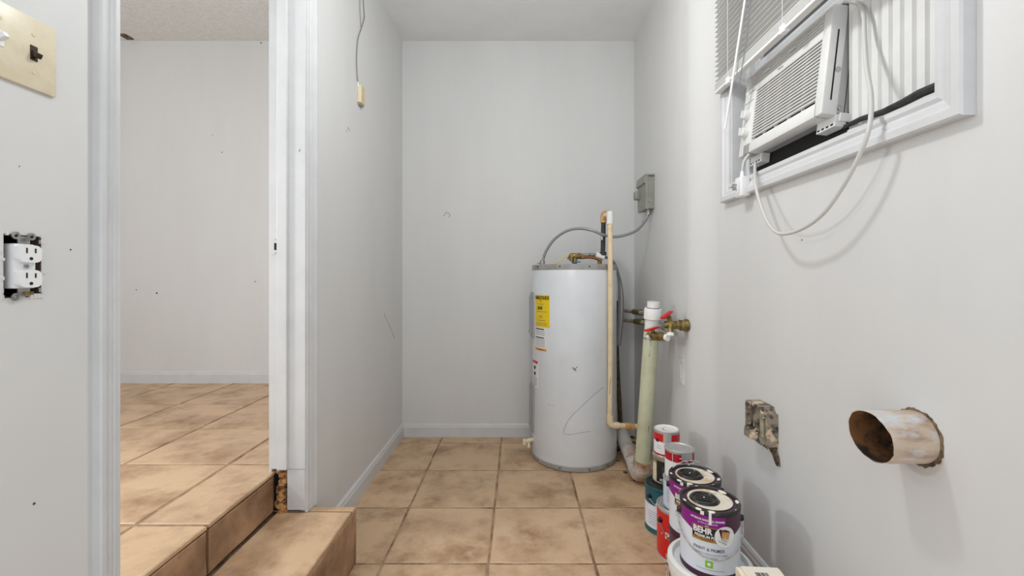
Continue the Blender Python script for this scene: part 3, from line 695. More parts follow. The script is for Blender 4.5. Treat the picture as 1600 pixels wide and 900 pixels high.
# ------------------------------------------------------------------ standpipe and drain
st = thing('standpipe', 'leaning pale green drain standpipe with white coupling, beside water heater', 'pipe', (0.634, 2.25, 0))
sl = lambda p: Vector(p) - st.location
t0, t1 = Vector((0.632, 2.24, 0.12)), Vector((0.662, 2.15, 0.945))
ax = (t1 - t0).normalized(); at = lambda z: t0 + (t1 - t0) * ((z - t0.z) / (t1.z - t0.z))
obj('lower_pipe', T([sl(at(0.09)), sl(at(0.80))], 0.0365, 24), 'greenpipe', st, True)
obj('upper_pipe', T([sl(at(0.765)), sl(at(0.90))], 0.034, 24), 'pvc', st, True)
obj('coupling', T([sl(at(0.862)), sl(at(0.866)), sl(at(0.912)), sl(at(0.918))], [0.037, 0.0415, 0.0415, 0.038], 24), 'pvc', st, True)
obj('top_stub', T([sl(at(0.91)), sl(at(0.948))], 0.0295, 24), 'pvc', st, True)
obj('glue_line', T([sl(at(0.919)), sl(at(0.9215))], 0.0305, 24), 'scuff', st)
obj('glue_line', T([sl(at(0.766)), sl(at(0.770))], 0.0372, 24), 'scuff', st)
obj('hub', T([sl(at(0.085)), sl(at(0.135))], 0.044, 24), 'rustdrain', st, True)
obj('elbow', tube(bmesh.new(), [sl(at(0.12)), sl(at(0.09)), sl((0.630, 2.262, 0.062)), sl((0.629, 2.30, 0.046)), sl((0.629, 2.36, 0.050))], [0.042, 0.043, 0.046, 0.045, 0.043], 24), 'rustdrain', st, True)
obj('drain_run', T([sl((0.629, 2.33, 0.048)), sl((0.632, 2.52, 0.075)), sl((0.634, 2.69, 0.105))], 0.040, 20), 'rustdrain', st, True)
for z0, z1, a in ((0.30, 0.33, 0.2), (0.68, 0.765, -0.35)):
    p0, p1 = at(z0), at(z1); off = Vector((math.sin(a), -math.cos(a), 0)) * 0.0365
    obj('scrape_mark', T([sl(p0 + off), sl((p0 + p1) / 2 + off + Vector((0.003, 0, 0))), sl(p1 + off)], 0.0011, 6, 3), 'scuff', st)
db_ = bmesh.new(); rr = random.Random(11)
for k in range(46):
    x, y = rr.uniform(0.50, 0.76), rr.uniform(2.44, 2.92)
    if (x - HX) ** 2 + (y - HYc) ** 2 < 0.262 ** 2: continue
    s = rr.uniform(0.006, 0.02)
    bmesh.ops.create_icosphere(db_, subdivisions=1, radius=s, matrix=Matrix.Translation((x, y, s * 0.3)) @ Matrix.Rotation(rr.uniform(0, 3), 4, 'Z') @ Matrix.Diagonal((1.3, 0.8, 0.45, 1)))
for k in range(14):
    x, y = rr.uniform(0.575, 0.70), rr.uniform(2.30, 2.46); s = rr.uniform(0.004, 0.009)
    bmesh.ops.create_icosphere(db_, subdivisions=1, radius=s, matrix=Matrix.Translation((x, y, s * 0.3)) @ Matrix.Rotation(rr.uniform(0, 3), 4, 'Z') @ Matrix.Diagonal((1.5, 0.7, 0.4, 1)))
dbo = obj('floor_debris', db_, 'debris'); dbo['kind'] = 'stuff'; tag(dbo, 'brown dirt and crumbs on the floor behind the drain elbow', 'debris')

# ------------------------------------------------------------------ supply valves
def handle_bm(c, L_=0.05, tilt=0.3):
    bm = bmesh.new()
    for k in range(1):
        bm = B(-L_ / 2, L_ / 2, -0.011, 0.011, -0.005, 0.005, bev=0.004)
    Mx = Matrix.Translation(c) @ Matrix.Rotation(R(35), 4, 'Z') @ Matrix.Rotation(tilt, 4, 'Y')
    bm.transform(Mx); return bm
v1 = thing('supply_valve', 'brass shutoff valve with red handle mounted on wall flange', 'valve', (XRF, 2.02, 0.85))
vl = lambda p: Vector(p) - v1.location
obj('wall_flange', T([vl((XRF + 0.001, 2.02, 0.848)), vl((XRF - 0.010, 2.02, 0.848)), vl((XRF - 0.018, 2.02, 0.848)), vl((XRF - 0.034, 2.02, 0.848))], [0.029, 0.029, 0.025, 0.025], 20), 'brass', v1, True)
obj('flange_nut', T([vl((XRF - 0.03, 2.02, 0.848)), vl((XRF - 0.055, 2.02, 0.850))], 0.021, 6), 'brass', v1)
obj('valve_body', T([vl((XRF - 0.05, 2.02, 0.85)), vl((XRF - 0.075, 2.02, 0.85)), vl((XRF - 0.105, 2.025, 0.852))], [0.016, 0.022, 0.016], 14), 'brass', v1, True)
obj('valve_stem', T([vl((0.700, 2.02, 0.855)), vl((0.690, 2.015, 0.890))], 0.011, 10), 'brass', v1, True)
h = obj('handle', handle_bm(Vector(vl((0.680, 2.01, 0.897))), 0.075, R(-22)), 'red', v1, True)
obj('spout', T([vl((0.695, 2.005, 0.848)), vl((0.690, 1.99, 0.826)), vl((0.688, 1.985, 0.812))], [0.012, 0.012, 0.014], 12), 'brass', v1, True)
obj('spout_cap', T([vl((0.688, 1.986, 0.818)), vl((0.687, 1.982, 0.804))], 0.016, 14), 'pvc', v1, True)
obj('supply_pipe', T([vl((0.685, 2.03, 0.853)), vl((0.715, 2.08, 0.865)), vl((0.742, 2.16, 0.868)), vl((0.745, 2.40, 0.865)), vl((0.706, 2.90, 0.848))], 0.0125, 12, 4), 'cpvc', v1, True)
obj('pipe_fitting', T([vl((0.734, 2.62, 0.858)), vl((0.724, 2.74, 0.854))], 0.019, 12), 'brass', v1, True)
v2 = thing('supply_valve', 'small brass valve with red handle and white cap before standpipe', 'valve', (0.66, 2.06, 0.78))
vl2 = lambda p: Vector(p) - v2.location
pa = P(1013, 523, 2.085); pb = P(1040, 527, 2.00)
obj('valve_body', T([vl2(pa), vl2(pa.lerp(pb, 0.3)), vl2(pa.lerp(pb, 0.55)), vl2(pb)], [0.014, 0.021, 0.017, 0.019], 14), 'brass', v2, True)
obj('valve_nut', T([vl2(pa.lerp(pb, 0.55)), vl2(pa.lerp(pb, 0.8))], 0.022, 6), 'brass', v2)
obj('outlet_cap', T([vl2(pa.lerp(pb, 0.98)), vl2(pa.lerp(pb, 1.14))], 0.0165, 14), 'pvc', v2, True)
obj('valve_stem', T([vl2(pa.lerp(pb, 0.3)), vl2(pa.lerp(pb, 0.22) + Vector((0, -0.008, 0.028)))], 0.010, 10), 'brass', v2, True)
obj('handle', handle_bm(vl2(P(1018, 514, 2.045)), 0.085, R(-8)), 'red', v2, True)
obj('spout', T([vl2(pa.lerp(pb, 0.15)), vl2(pa.lerp(pb, 0.0) + Vector((-0.012, -0.02, -0.014)))], 0.011, 10), 'pvc', v2, True)
obj('supply_pipe', T([vl2(pb.lerp(pa, 0.35)), vl2((0.722, 2.10, 0.795)), vl2((0.738, 2.22, 0.812)), vl2((0.738, 2.5, 0.808)), vl2((0.700, 2.90, 0.785))], 0.0125, 12, 4), 'cpvc', v2, True)
obj('pipe_fitting', T([vl2((0.732, 2.58, 0.804)), vl2((0.722, 2.70, 0.797))], 0.019, 12), 'brass', v2, True)

# ------------------------------------------------------------------ fixtures on the walls
cvp = thing('cover_plate', 'blank painted switch plate on wall below red-handled valve', 'wall plate', (XRF, 2.095, 0.623))
obj('plate', B(-0.006, 0.001, -0.036, 0.036, -0.0625, 0.0625, bev=0.003), 'wall', cvp)
obj('raised_center', B(-0.009, 0.0, -0.017, 0.017, -0.034, 0.034, bev=0.002), 'wall', cvp)
for z in (-0.048, 0.048): obj('plate_screw', T([(-0.004, 0, z), (-0.0075, 0, z)], 0.0035, 10), 'wall', cvp)

ds = thing('wire_junction', 'small beige plastic block under thin wires on wall beside door casing', 'wall fixture', (XL, 2.145, 1.915))
obj('block', B(-0.001, 0.020, -0.024, 0.024, 0.0, 0.088, bev=0.002), 'beige', ds)
obj('side_strip', B(0.004, 0.021, -0.0262, -0.0235, 0.004, 0.084), 'cream', ds)
obj('foot', B(0.0, 0.016, -0.018, 0.024, -0.006, 0.002), 'greyband', ds)
dl = lambda p: Vector(p) - ds.location
def lw(px, py): p = onleft(px, py); return Vector((XL + 0.004, p.y, p.z))
obj('wire', T([dl(lw(558, 128)), dl(lw(557, 118)), dl(lw(556, 90)), dl(lw(558, 62)), dl(lw(563, 45)), dl(lw(568, 28)), dl(lw(567, 10)), dl(lw(566, -10)), dl(Vector((XL + 0.004, lw(566, -10).y, ZC)))], 0.0022, 6, 5), 'wire', ds, True)
obj('wire', T([dl(lw(563, 42)), dl(lw(561.5, 20)), dl(lw(561, -10)), dl(Vector((XL + 0.004, lw(561, -10).y, ZC)))], 0.0014, 6, 3), 'wire', ds, True)
obj('white_wire_end', T([dl(lw(558, 128)), dl(lw(558, 136))], 0.003, 6), 'pvc', ds)

sw = thing('switch_plate', 'cream two-gang light switch plate with brown and white toggles', 'light switch', (XL, 0.6775, 1.4275))
obj('plate', B(-0.001, 0.0055, -0.0585, 0.0585, -0.0572, 0.0572, bev=0.0028), 'cream', sw, True)
for y, m_, dz in ((0.023, 'brown', -1), (-0.023, 'white', 1)):
    c = obj('switch_collar', B(0.004, 0.0068, y - 0.0052, y + 0.0052, -0.0118, 0.0118, bev=0.0006), m_, sw)
    bm = B(0, 0.012, -0.0038, 0.0038, -0.0042, 0.0042, bev=0.0012); bm.transform(Matrix.Translation((0.005, y, 0)) @ Matrix.Rotation(R(26) * -dz, 4, 'Y'))
    obj('toggle', bm, m_, c, True)
    for z in (-0.030, 0.030): obj('screw', T([(0.004, y, z), (0.0064, y, z)], 0.0029, 10), 'cream', sw, True)

ol = thing('outlet', 'bare white duplex outlet hanging loose in uncovered wall box', 'outlet', (XL, 0.6885, 1.087))
def face(zc):
    bm = bmesh.new(); pts = []
    for k in range(28):
        a = 2 * math.pi * k / 28
        pts.append((max(-0.0165, min(0.0165, 0.019 * math.cos(a))), max(-0.0140, min(0.0140, 0.0165 * math.sin(a)))))
    prism(bm, pts, lambda p: (0.004, p[0], zc + p[1]), lambda p: (0.015, p[0] * 0.96, zc + p[1] * 0.96)); return bm
obj('body', B(-0.024, 0.006, -0.0155, 0.0155, -0.035, 0.035, bev=0.003), 'white', ol, True)
for zc in (-0.0195, 0.0195):
    f = obj('receptacle_face', face(zc), 'white', ol, True)
    for y, hgt in ((-0.0062, 0.0042), (0.0062, 0.0036)): obj('slot', B(0.0135, 0.0154, y - 0.0011, y + 0.0011, zc + 0.002 - hgt + 0.003, zc + 0.002 + hgt + 0.003), 'ink', f)
    obj('ground_hole', T([(0.0135, 0, zc - 0.0075), (0.0154, 0, zc - 0.0075)], 0.0026, 10), 'ink', f)
obj('center_screw', T([(0.005, 0, 0), (0.0085, 0, 0)], 0.003, 10), 'steel', ol)
for s in (-1, 1):
    yk = obj('yoke', B(0.002, 0.0036, -0.0085, 0.0085, min(s * 0.034, s * 0.047), max(s * 0.034, s * 0.047)), 'steel', ol)
    for y in (-0.011, 0.011):
        if s < 0 and y > 0: continue
        obj('yoke_ear', L([(0.0026, -0.001), (0.0058, -0.001), (0.0058, 0.001), (0.0026, 0.001)], 18, closed=True), 'steel', yk)
        e = bpy.data.objects[yk.children[-1].name] if yk.children else None
        ear = [o for o in COL.objects if o.parent == yk][-1]
        ear.rotation_euler = (0, R(90), 0); ear.location = (0.003, y, s * 0.0475)
    obj('mounting_screw', T([(0.0, 0.002, s * 0.043), (0.007, 0.002, s * 0.043)], 0.0032, 10), 'brass' if s < 0 else 'steel', ol)
obj('terminal_screw', T([(0.0, 0.004, -0.0415), (0.005, 0.012, -0.0425)], 0.0028, 8), 'brass', ol)

# old dryer receptacle box broken out of the right wall
ob = thing('broken_wall_box', 'broken grimy outlet box sticking out of wall above paint cans', 'electrical box', (XR, 1.478, 0.52))
bm = bmesh.new()
y0, y1, z1_ = -0.062, 0.045, 0.128
box(bm, -0.052, 0.002, y1 - 0.006, y1, 0.018, z1_ - 0.01); box(bm, -0.040, 0.002, y0, y0 + 0.005, 0.0, z1_ - 0.030)
box(bm, -0.050, 0.002, y0 + 0.022, y1, z1_ - 0.012, z1_ - 0.004)
box(bm, -0.010, 0.0015, y0 + 0.002, y1 - 0.002, 0.002, z1_ - 0.022)
prism(bm, [(y0, z1_ - 0.034), (y0 + 0.026, z1_ - 0.006), (y0 + 0.026, z1_ - 0.012), (y0 + 0.005, z1_ - 0.036)], lambda p: (-0.048, p[0], p[1]), lambda p: (0.002, p[0], p[1]))
obj('box_shell', bm, 'oldbox', ob)
bm = bmesh.new(); box(bm, -0.056, 0.0, 0.0, y1 + 0.006, 0.0, 0.034, bev=0.006); box(bm, -0.054, 0.0, y0 + 0.004, 0.006, 0.004, 0.028, bev=0.004)
obj('lower_ledge', bm, 'oldbox', ob)
obj('inner_block', B(-0.036, 0.0, -0.028, 0.030, 0.03, z1_ - 0.014, bev=0.006), 'oldbox', ob)
obj('inner_tab', B(-0.046, 0.0, -0.052, -0.034, 0.018, 0.104, bev=0.002), 'khaki', ob)
bm = bmesh.new(); rr = random.Random(2)
prism(bm, [(-0.05, 0.004), (-0.01, 0.006), (-0.028, -0.018), (-0.048, -0.030), (-0.064, -0.052), (-0.074, -0.056), (-0.070, -0.034), (-0.058, -0.014)], lambda p: (-0.012, p[0], p[1]), lambda p: (0.0005, p[0], p[1]))
obj('torn_board', bm, 'torn', ob)
for k in range(3):
    obj('torn_strand', T([(-0.01, -0.012 + k * 0.008, 0.004), (-0.016, -0.010 + k * 0.010, -0.012), (-0.008, -0.016 + k * 0.012, -0.024)], 0.0016, 5, 3), 'torn', ob)

# dryer vent stub
vs = thing('vent_pipe_stub', 'weathered round vent duct stub poking out of wall below window', 'pipe', (XR, 0.925, 0.734))
n = 44; bm = bmesh.new(); rr = random.Random(4)
cuts = [-(0.098 + 0.010 * math.sin(2 * math.pi * k / n * 1.0 + 0.6) + rr.uniform(-0.0012, 0.0012)) for k in range(n)]
def ringv(x, r, jag=False): return [bm.verts.new(((cuts[k] if jag else x), r * math.cos(2 * math.pi * k / n), r * math.sin(2 * math.pi * k / n))) for k in range(n)]
a = ringv(0.05, 0.0535); b = ringv(0, 0.0535, True); c = ringv(0, 0.0518, True); d = ringv(0.10, 0.0518)
for u, v, mi in ((a, b, 0), (b, c, 0), (c, d, 1)):
    for k in range(n):
        f = bm.faces.new((u[k], u[(k + 1) % n], v[(k + 1) % n], v[k])); f.material_index = mi
f = bm.faces.new(d); f.material_index = 1
obj('duct', bm, ['stub', 'stubin'], vs, True)
bm = bmesh.new(); rr = random.Random(9)
i0 = [bm.verts.new((-0.0012, 0.053 * math.cos(2 * math.pi * k / 60), 0.053 * math.sin(2 * math.pi * k / 60))) for k in range(60)]
i1 = []
for k in range(60):
    r = 0.0565 + rr.uniform(0, 0.0045) + 0.003 * max(0, math.cos(2 * math.pi * k / 60 - 3.6))
    i1.append(bm.verts.new((-0.0004, r * math.cos(2 * math.pi * k / 60), r * math.sin(2 * math.pi * k / 60))))
for k in range(60): bm.faces.new((i0[k], i0[(k + 1) % 60], i1[(k + 1) % 60], i1[k]))
obj('torn_hole_edge', bm, 'torn', vs)

# ------------------------------------------------------------------ paint cans
def can_body(t, r, h, m='can', lidh=0.004):
    obj('can_body', L([(0, 0.004), (r - 0.004, 0.004), (r - 0.003, 0), (r + 0.0005, 0), (r + 0.001, 0.004), (r - 0.001, 0.007), (r - 0.001, h - 0.010),
                       (r + 0.0012, h - 0.006), (r + 0.0014, h - 0.001), (r, h), (r - 0.004, h), (r - 0.006, h - 0.004), (0, h - 0.004)], 48), m, t, True)
def metal_lid(t, r, h, m='can'):
    return obj('lid', L([(0, h - 0.0042), (r * 0.60, h - 0.0042), (r * 0.63, h - 0.003), (r * 0.76, h - 0.003), (r * 0.79, h - 0.006 + 0.003), (r * 0.85, h + 0.0012), (r * 0.90, h + 0.0012), (r * 0.92, h - 0.003), (0.001, h - 0.0046)], 48), m, t, True)
def wrap(t, name, r, z0, z1, m, a0=-180, a1=180, th=0.0008, n=48):
    return obj(name, patch(bmesh.new(), r - 0.0012, R(a0), R(a1), z0, z1, th, n), m, t, True)
def bail(t, r, h, drop, side, pitch=0.5):
    """wire handle hanging round one side of the can; side = angle from -Y"""
    pts = []
    for k in range(13):
        a = -90 + 180 * k / 12
        rr_ = r + 0.007
        z = h - drop * math.cos(R(a)) ** 0.8 if abs(a) < 89.9 else h
        pts.append((rr_ * math.sin(R(a + side)), -rr_ * math.cos(R(a + side)), z))
    obj('bail_handle', T(pts, 0.0016, 6, 3), 'steel', t, True)
    for s in (-90, 90):
        v = Vector((math.sin(R(side + s)), -math.cos(R(side + s)), 0))
        obj('handle_ear', T([v * (r - 0.002) + Vector((0, 0, h)), v * (r + 0.009) + Vector((0, 0, h))], [0.011, 0.008], 12), 'blackpl', t, True)
def drip(t, r, s, z1, z0, wd, m='splat'):
    obj('paint_drip', patch(bmesh.new(), r - 0.0004, (s - wd) / r, (s + wd) / r, z0, z1, 0.0016, 4), m, t)

GR, GH, QR, QH = 0.083, 0.19, 0.054, 0.110
VIEW = math.degrees(math.atan2(0.57, 1.31))          # cans turn their faces to the camera

def gallon(label, x, y, z, rot):
    return thing('paint_can', label, 'paint can', (x, y, z), (0, 0, R(rot)))
FRX, FRY = 0.572, 1.312
BKZ = 0.228
# bucket below the front can
bk = thing('paint_bucket', 'white plastic bucket with lid carrying a purple paint can', 'bucket', (FRX, FRY, 0), (0, 0, R(-VIEW)))
obj('bucket_body', L([(0, 0.002), (0.098, 0.002), (0.102, 0.006), (0.112, BKZ - 0.05), (0.116, BKZ - 0.045), (0.116, BKZ - 0.03), (0.113, BKZ - 0.02), (0, BKZ - 0.02)], 48), 'bucket', bk, True)
obj('bucket_lid', L([(0, BKZ - 0.012), (0.100, BKZ - 0.012), (0.103, BKZ - 0.004), (0.106, BKZ + 0.002), (0.114, BKZ + 0.002), (0.119, BKZ - 0.003), (0.121, BKZ - 0.022), (0.118, BKZ - 0.024), (0.116, BKZ - 0.01), (0, BKZ - 0.018)], 56), 'bucket', bk, True)
obj('lid_tab', patch(bmesh.new(), 0.119, R(-14), R(14), BKZ - 0.030, BKZ - 0.012, 0.008, 6), 'bucket', bk)
obj('bail_handle', T([(0.124 * math.sin(R(a)), -0.124 * math.cos(R(a)), BKZ - 0.05 - 0.05 * math.cos(R(a))) for a in range(-90, 91, 10)], 0.002, 6), 'steel', bk, True)

def purple_can(label, x, y, z, rot, full=True, bailside=0, group=None):
    t = gallon(label, x, y, z, rot)
    obj('can_body', L([(0, 0.004), (GR - 0.004, 0.004), (GR - 0.003, 0), (GR + 0.0005, 0), (GR + 0.001, 0.005), (GR - 0.001, 0.009), (GR - 0.001, GH - 0.012), (GR + 0.001, GH - 0.008), (GR + 0.001, GH - 0.003), (0, GH - 0.003)], 48), 'plum', t, True)
    la = wrap(t, 'white_label', GR, 0.016, 0.150, 'canwhite')
    # purple top with a curved lower edge: a fan of quads dipping to the right of the front
    bm = bmesh.new(); ncol = 48; cols = []
    for k in range(ncol + 1):
        a = R(-180 + 360 * k / ncol); d = abs(math.degrees(a))
        low = 0.118 + 0.022 * min(1, (abs(math.degrees(a) + 8) / 60) ** 2) * (1 if d < 120 else 1)
        low = 0.108 + 0.030 * (0.5 - 0.5 * math.cos(min(math.pi, abs(math.degrees(a) - 10) / 70 * math.pi))) if d < 95 else 0.138
        rr_ = GR + 0.0003
        cols.append([bm.verts.new((rr_ * math.sin(a), -rr_ * math.cos(a), zz)) for zz in (low, GH - 0.009)])
    for u, v in zip(cols, cols[1:]): bm.faces.new((u[0], v[0], v[1], u[1]))
    for f in bm.faces:
        c = f.calc_center_median(); an = math.degrees(math.atan2(c.x, -c.y)); f.material_index = 0 if -70 < an < 28 else 1
    obj('purple_band', bm, ['purple', 'plum'], t, True)
    obj('lid', L([(0, GH - 0.006), (GR * 0.70, GH - 0.006), (GR * 0.72, GH - 0.002), (GR * 0.78, GH - 0.002), (GR * 0.80, GH - 0.005), (GR * 0.88, GH - 0.005), (GR * 0.91, GH + 0.002), (GR * 1.0, GH + 0.002), (GR + 0.002, GH - 0.002), (GR + 0.0015, GH - 0.011), (GR - 0.002, GH - 0.012)], 48), 'blackpl', t, True)
    obj('lid_label', L([(0.001, GH - 0.0056), (GR * 0.76, GH - 0.0012), (GR * 0.76, GH - 0.0006), (0.001, GH - 0.0050)], 40), 'creamlid', t, True)
    cx = -0.015
    cap = obj('pour_cap', L([(0, 0.004), (0.030, 0.004), (0.032, 0.008), (0.037, 0.008), (0.041, 0.004), (0.043, -0.002), (0.001, -0.003)], 32, (cx, -0.004, GH - 0.003)), 'blackpl', t, True)
    for k in (-1, 0, 1): obj('cap_rib', B(cx - 0.023, cx + 0.023, -0.007 + k * 0.012, -0.001 + k * 0.012, GH + 0.0, GH + 0.0038, bev=0.001), 'blackpl', cap)
    obj('cap_bead', L([(0, 0.003), (0.002, 0.002), (0.003, 0)], 10, (cx, -0.004, GH + 0.003)), 'splat', cap)
    for a, rr_, s in ((-60, 0.078, 0.010), (-20, 0.080, 0.011), (5, 0.079, 0.012), (60, 0.080, 0.007), (100, 0.076, 0.012), (150, 0.070, 0.014), (-150, 0.079, 0.008), (170, 0.05, 0.010)):
        c = (rr_ * math.sin(R(a)), -rr_ * math.cos(R(a)), GH + 0.0005)
        bm = bmesh.new(); bmesh.ops.create_icosphere(bm, subdivisions=2, radius=s, matrix=Matrix.Translation(c) @ Matrix.Rotation(R(a), 4, 'Z') @ Matrix.Diagonal((1, 0.5, 0.25, 1)))
        obj('paint_splatter', bm, 'splat', t, True)
    drip(t, GR + 0.001, 0.003, GH + 0.001, GH - 0.034, 0.0035); drip(t, GR + 0.001, -0.018, GH, GH - 0.010, 0.005)
    rt = GR + 0.0012
    def ct(name, txt, size, s, z, m, sq=1.0, bold=0.0): return cyltext(name, txt, size, rt, s, z, m, la, sq, 0, bold)
    ct('top_text', 'INTERIOR EGGSHELL ENAMEL', 0.0075, -0.004, 0.166, 'paper', 0.95, 0.0002)
    ct('top_text', 'ULTRA PURE WHITE', 0.0058, -0.004, 0.157, 'paper'); ct('top_text', '2050', 0.0052, -0.006, 0.150, 'paper')
    lg = obj('logo_plate', patchpoly(bmesh.new(), GR + 0.0004, [(-0.044, 0.146), (0.030, 0.146), (0.030, 0.108), (-0.044, 0.108)], 0.0008) if False else patch(bmesh.new(), GR + 0.0004, -0.046 / GR, 0.034 / GR, 0.106, 0.147, 0.0009, 12), 'gold', la)
    obj('logo_field', patch(bmesh.new(), GR + 0.0008, -0.0445 / GR, 0.0325 / GR, 0.1135, 0.1455, 0.0009, 12), 'ink', la)
    rt = GR + 0.0024
    ct('logo_text', 'BEHR', 0.0235, -0.018, 0.1355, 'paper', 0.92, 0.0009); ct('logo_text', 'PREMIUM PLUS', 0.0118, -0.006, 0.1195, 'paper', 0.86, 0.0003)
    ct('logo_text', 'SUPERIOR EXTERIOR', 0.0035, -0.006, 0.1098, 'ink')
    rt = GR + 0.0008
    ct('main_text', 'PAINT & PRIMER', 0.0128, 0.0, 0.084, 'blueink', 0.92, 0.0001)
    ct('main_text', 'DURABLE, LONG-LASTING FINISH', 0.0070, 0.003, 0.0715, 'greyink', 0.92); ct('main_text', 'LOW ODOR', 0.0072, 0.003, 0.062, 'greyink')
    gb = obj('green_badge', patch(bmesh.new(), GR - 0.0006, -0.010 / GR, 0.010 / GR, 0.034, 0.053, 0.0012, 4), 'green', la)
    obj('badge_symbol', patchpoly(bmesh.new(), GR + 0.0008, [(0.005 * math.cos(k * 0.5236), 0.0445 + 0.005 * math.sin(k * 0.5236)) for k in range(12)]), 'paper', gb)
    obj('fine_print', patch(bmesh.new(), GR - 0.0004, -0.035 / GR, 0.042 / GR, 0.027, 0.0278, 0.0007, 8), 'greyink', la)
    # round hand-marked colour sticker
    sc, sz_ = 0.043, 0.126
    cs = obj('round_sticker', patchpoly(bmesh.new(), GR + 0.0018, [(sc + 0.029 * math.cos(k * 0.2618), sz_ + 0.029 * math.sin(k * 0.2618)) for k in range(24)]), 'paper', t)
    ci = obj('sticker_print', patchpoly(bmesh.new(), GR + 0.0022, [(sc - 0.010, sz_ - 0.004), (sc + 0.010, sz_ - 0.008), (sc + 0.013, sz_ + 0.012), (sc - 0.007, sz_ + 0.015)]), 'tanrust', cs)
    cyltext('sticker_text', 'SAMPLE', 0.006, GR + 0.0036, sc - 0.002, sz_ - 0.010, 'ink', cs, 0.9, R(-25)); obj('sticker_bar', patchpoly(bmesh.new(), GR + 0.0024, [(sc - 0.018, sz_ - 0.012), (sc + 0.004, sz_ - 0.022), (sc + 0.003, sz_ - 0.0195), (sc - 0.0185, sz_ - 0.010)]), 'greyink', cs)
    bail(t, GR, GH - 0.042, 0.085 if full else -0.02, bailside)
    return t
purple_can('purple and white paint can standing on the white bucket lid', FRX, FRY, BKZ + 0.0015 - 0.0135, -VIEW - 1, True, 8)
S2X, S2Y = 0.606, 1.508
t = gallon('dark plum paint can on the floor beneath a purple can', S2X, S2Y, 0.0, 0)
can_body(t, GR, 0.198, 'plum'); metal_lid(t, GR, 0.198, 'can')
p2 = purple_can('purple and white paint can with raised wire handle, atop a plum can', S2X, S2Y, 0.1995, -VIEW - 14, False, 20)
# raise the bail of the second can over its lid
for o in [o for o in COL.objects if o.parent == p2 and o.name.startswith('bail_handle')]: bpy.data.objects.remove(o)
pts = []
for k in range(13):
    a = -90 + 180 * k / 12
    pts.append(((GR + 0.007) * math.sin(R(a)), 0.055 * math.cos(R(a)), GH - 0.042 + 0.068 * math.cos(R(a))))
bmx = T(pts, 0.0016, 6, 3); bmx.transform(Matrix.Rotation(R(20), 4, 'Z')); obj('bail_handle', bmx, 'steel', p2, True)

# red gallon with two quarts
RX, RY = 0.622, 1.695
t = gallon('glossy red paint can with white letter on the tile floor', RX, RY, 0, -24)
can_body(t, GR, GH); metal_lid(t, GR, GH)
la = wrap(t, 'red_label', GR, 0.010, GH - 0.012, 'canred')
cyltext('label_text', 'P', 0.032, GR + 0.0012, -0.040, 0.098, 'paper', la, 1.1, 0, 0.0012); cyltext('label_text', '.', 0.03, GR + 0.0012, -0.064, 0.106, 'paper', la, 1.1, 0, 0.0008)
obj('label_emblem', patch(bmesh.new(), GR, -0.018 / GR, 0.012 / GR, 0.028, 0.04, 0.0008, 5), 'blueprint', la)
for z in (0.02, 0.024, 0.030): obj('fine_print', patch(bmesh.new(), GR, -0.045 / GR, -0.024 / GR, z, z + 0.0015, 0.0006, 4), 'paper', la)
bail(t, GR, GH - 0.045, 0.09, 40)
def quart(label, x, y, z, rot): return thing('quart_can', label, 'paint can', (x, y, z), (0, 0, R(rot)))
QX, QY = 0.622, 1.70
t = quart('small pale blue-white can between red gallon and silver-lidded can', QX - 0.008, QY - 0.012, GH + 0.0014, -20)
can_body(t, QR, QH); metal_lid(t, QR, QH); la = wrap(t, 'pale_label', QR, 0.006, QH - 0.010, 'blueprint')
for k in range(7): obj('text_line', patch(bmesh.new(), QR, -0.045 / QR, 0.0, 0.03 + k * 0.009, 0.0312 + k * 0.009, 0.0006, 6), 'greyink', la)
t = quart('small crimson and white paint can with bare silver lid', QX, QY - 0.006, GH + QH + 0.0028, -20)
can_body(t, QR, QH); metal_lid(t, QR, QH)
la = wrap(t, 'white_label', QR, 0.006, QH - 0.04, 'paper'); rb = wrap(t, 'crimson_band', QR, QH - 0.041, QH - 0.010, 'crimson')
obj('band_divider', patch(bmesh.new(), QR, -0.026 / QR, -0.0245 / QR, QH - 0.041, QH - 0.010, 0.0006, 2), 'paper', rb)
for s, d in ((0.014, 0.030), (0.026, 0.040), (0.036, 0.026), (0.046, 0.034)): drip(t, QR, s, QH - 0.002, QH - d, 0.006, 'can')
obj('smear', patch(bmesh.new(), QR, 0.0, 0.030 / QR, QH - 0.024, QH - 0.022, 0.0008, 4), 'paper', rb)
# teal gallon with two quarts
TX, TY = 0.628, 1.876
t = gallon('teal and white paint can on floor beside the drain elbow', TX, TY, 0, -26)
can_body(t, GR, GH, 'teal'); metal_lid(t, GR, GH, 'blackpl')
la = wrap(t, 'teal_label', GR, 0.014, GH - 0.012, 'teal'); wl2 = wrap(t, 'white_label', GR + 0.0006, 0.022, 0.118, 'canwhite', -78, 70)
for k in range(6): obj('text_line', patch(bmesh.new(), GR + 0.0004, -0.065 / GR, -0.02 / GR, 0.04 + k * 0.010, 0.0412 + k * 0.010, 0.0006, 6), 'greyink', wl2)
obj('round_sticker', patchpoly(bmesh.new(), GR + 0.0008, [(-0.010 + 0.02 * math.cos(k * 0.2618), 0.122 + 0.02 * math.sin(k * 0.2618)) for k in range(24)]), 'paper', t)
bail(t, GR, GH - 0.040, 0.05, 50)
Q2X, Q2Y = 0.640, 1.905
t = quart('small khaki and black paint can sandwiched between teal can and white-lidded can', Q2X, Q2Y, GH + 0.0014, -24)
can_body(t, QR, QH, 'khaki'); metal_lid(t, QR, QH)
la = wrap(t, 'black_label', QR, 0.006, QH - 0.016, 'canblack', -38, 120); wrap(t, 'cream_label', QR, 0.006, QH - 0.030, 'cream', -72, -39, n=8)
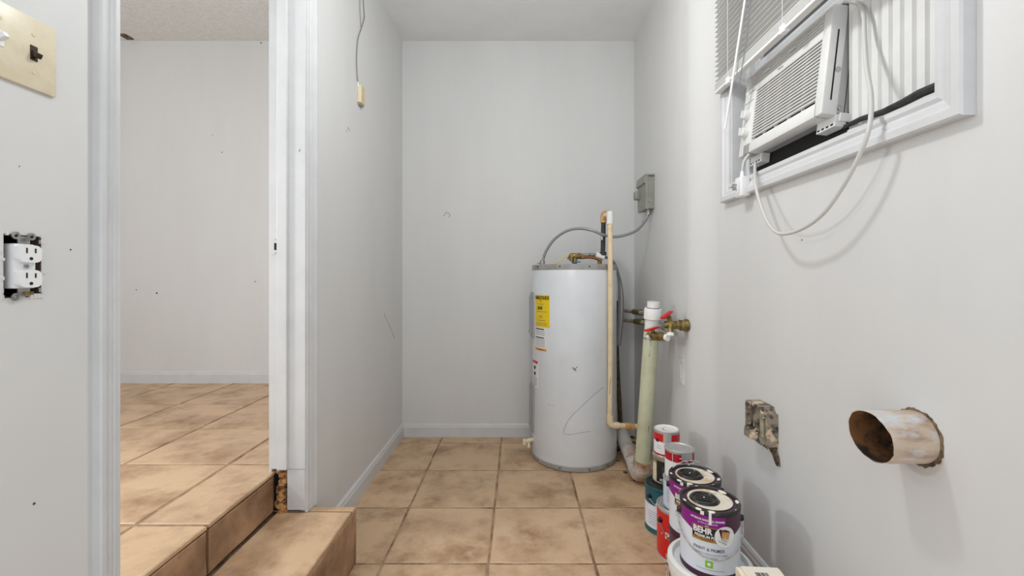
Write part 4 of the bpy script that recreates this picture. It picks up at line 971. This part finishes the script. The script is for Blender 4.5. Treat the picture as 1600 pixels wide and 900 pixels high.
for k in range(2): obj('text_line', patch(bmesh.new(), QR, -0.02 / QR, 0.03 / QR, 0.012 + k * 0.006, 0.0145 + k * 0.006, 0.0006, 5), 'paper', la)
for k in range(5): obj('text_line', patch(bmesh.new(), QR, -0.01 / QR, 0.035 / QR, 0.046 + k * 0.006, 0.047 + k * 0.006, 0.0006, 5), 'greyink', la)
t = quart('small red and white paint can with white lid atop khaki can', Q2X + 0.004, Q2Y, GH + QH + 0.0028, -24)
can_body(t, QR, QH); metal_lid(t, QR, QH, 'lidwhite')
la = wrap(t, 'white_label', QR, 0.014, QH - 0.044, 'paper'); rb = wrap(t, 'red_band', QR, QH - 0.045, QH - 0.012, 'red'); wrap(t, 'red_foot_band', QR, 0.006, 0.0138, 'crimson')
obj('emblem', patch(bmesh.new(), QR, -0.045 / QR, -0.030 / QR, QH - 0.048, QH - 0.034, 0.0008, 4), 'plum', rb)
obj('lid_smear', L([(0.001, 0), (0.017, 0), (0.017, 0.0006), (0.001, 0.0006)], 24, (0.004, 0.003, QH - 0.0042)), 'paper', t)
for s, d in ((-0.002, 0.046), (0.008, 0.05), (0.018, 0.044), (0.004, 0.03)): drip(t, QR, s, QH - 0.002, QH - d, 0.0065, 'can')
for k in range(2): obj('text_line', patch(bmesh.new(), QR, -0.04 / QR, -0.018 / QR, 0.036 + k * 0.01, 0.037 + k * 0.01, 0.0006, 4), 'greyink', la)

# cream carton in front of the bucket
ct_ = thing('carton', 'cream rounded container with barcode standing next to the white bucket', 'container', (0.596, 1.02, 0), (0, 0, R(-4)))
CZ = 0.345
bm = B(-0.098, 0.098, -0.10, 0.085, 0.0, CZ)
bmesh.ops.bevel(bm, geom=[e for e in bm.edges if abs(e.verts[0].co.z - e.verts[1].co.z) > 0.1], offset=0.045, segments=8, affect='EDGES')
bmesh.ops.bevel(bm, geom=[e for e in bm.edges if min(e.verts[0].co.z, e.verts[1].co.z) > CZ - 0.001], offset=0.008, segments=3, affect='EDGES')
obj('container_body', bm, 'carton', ct_, True)
bx = -0.02
for k in range(9):
    wd = random.choice((0.0012, 0.002, 0.003)); obj('barcode_bar', B(bx, bx + wd, 0.02, 0.055, CZ, CZ + 0.0004), 'ink', ct_); bx += wd + random.choice((0.0012, 0.0022))
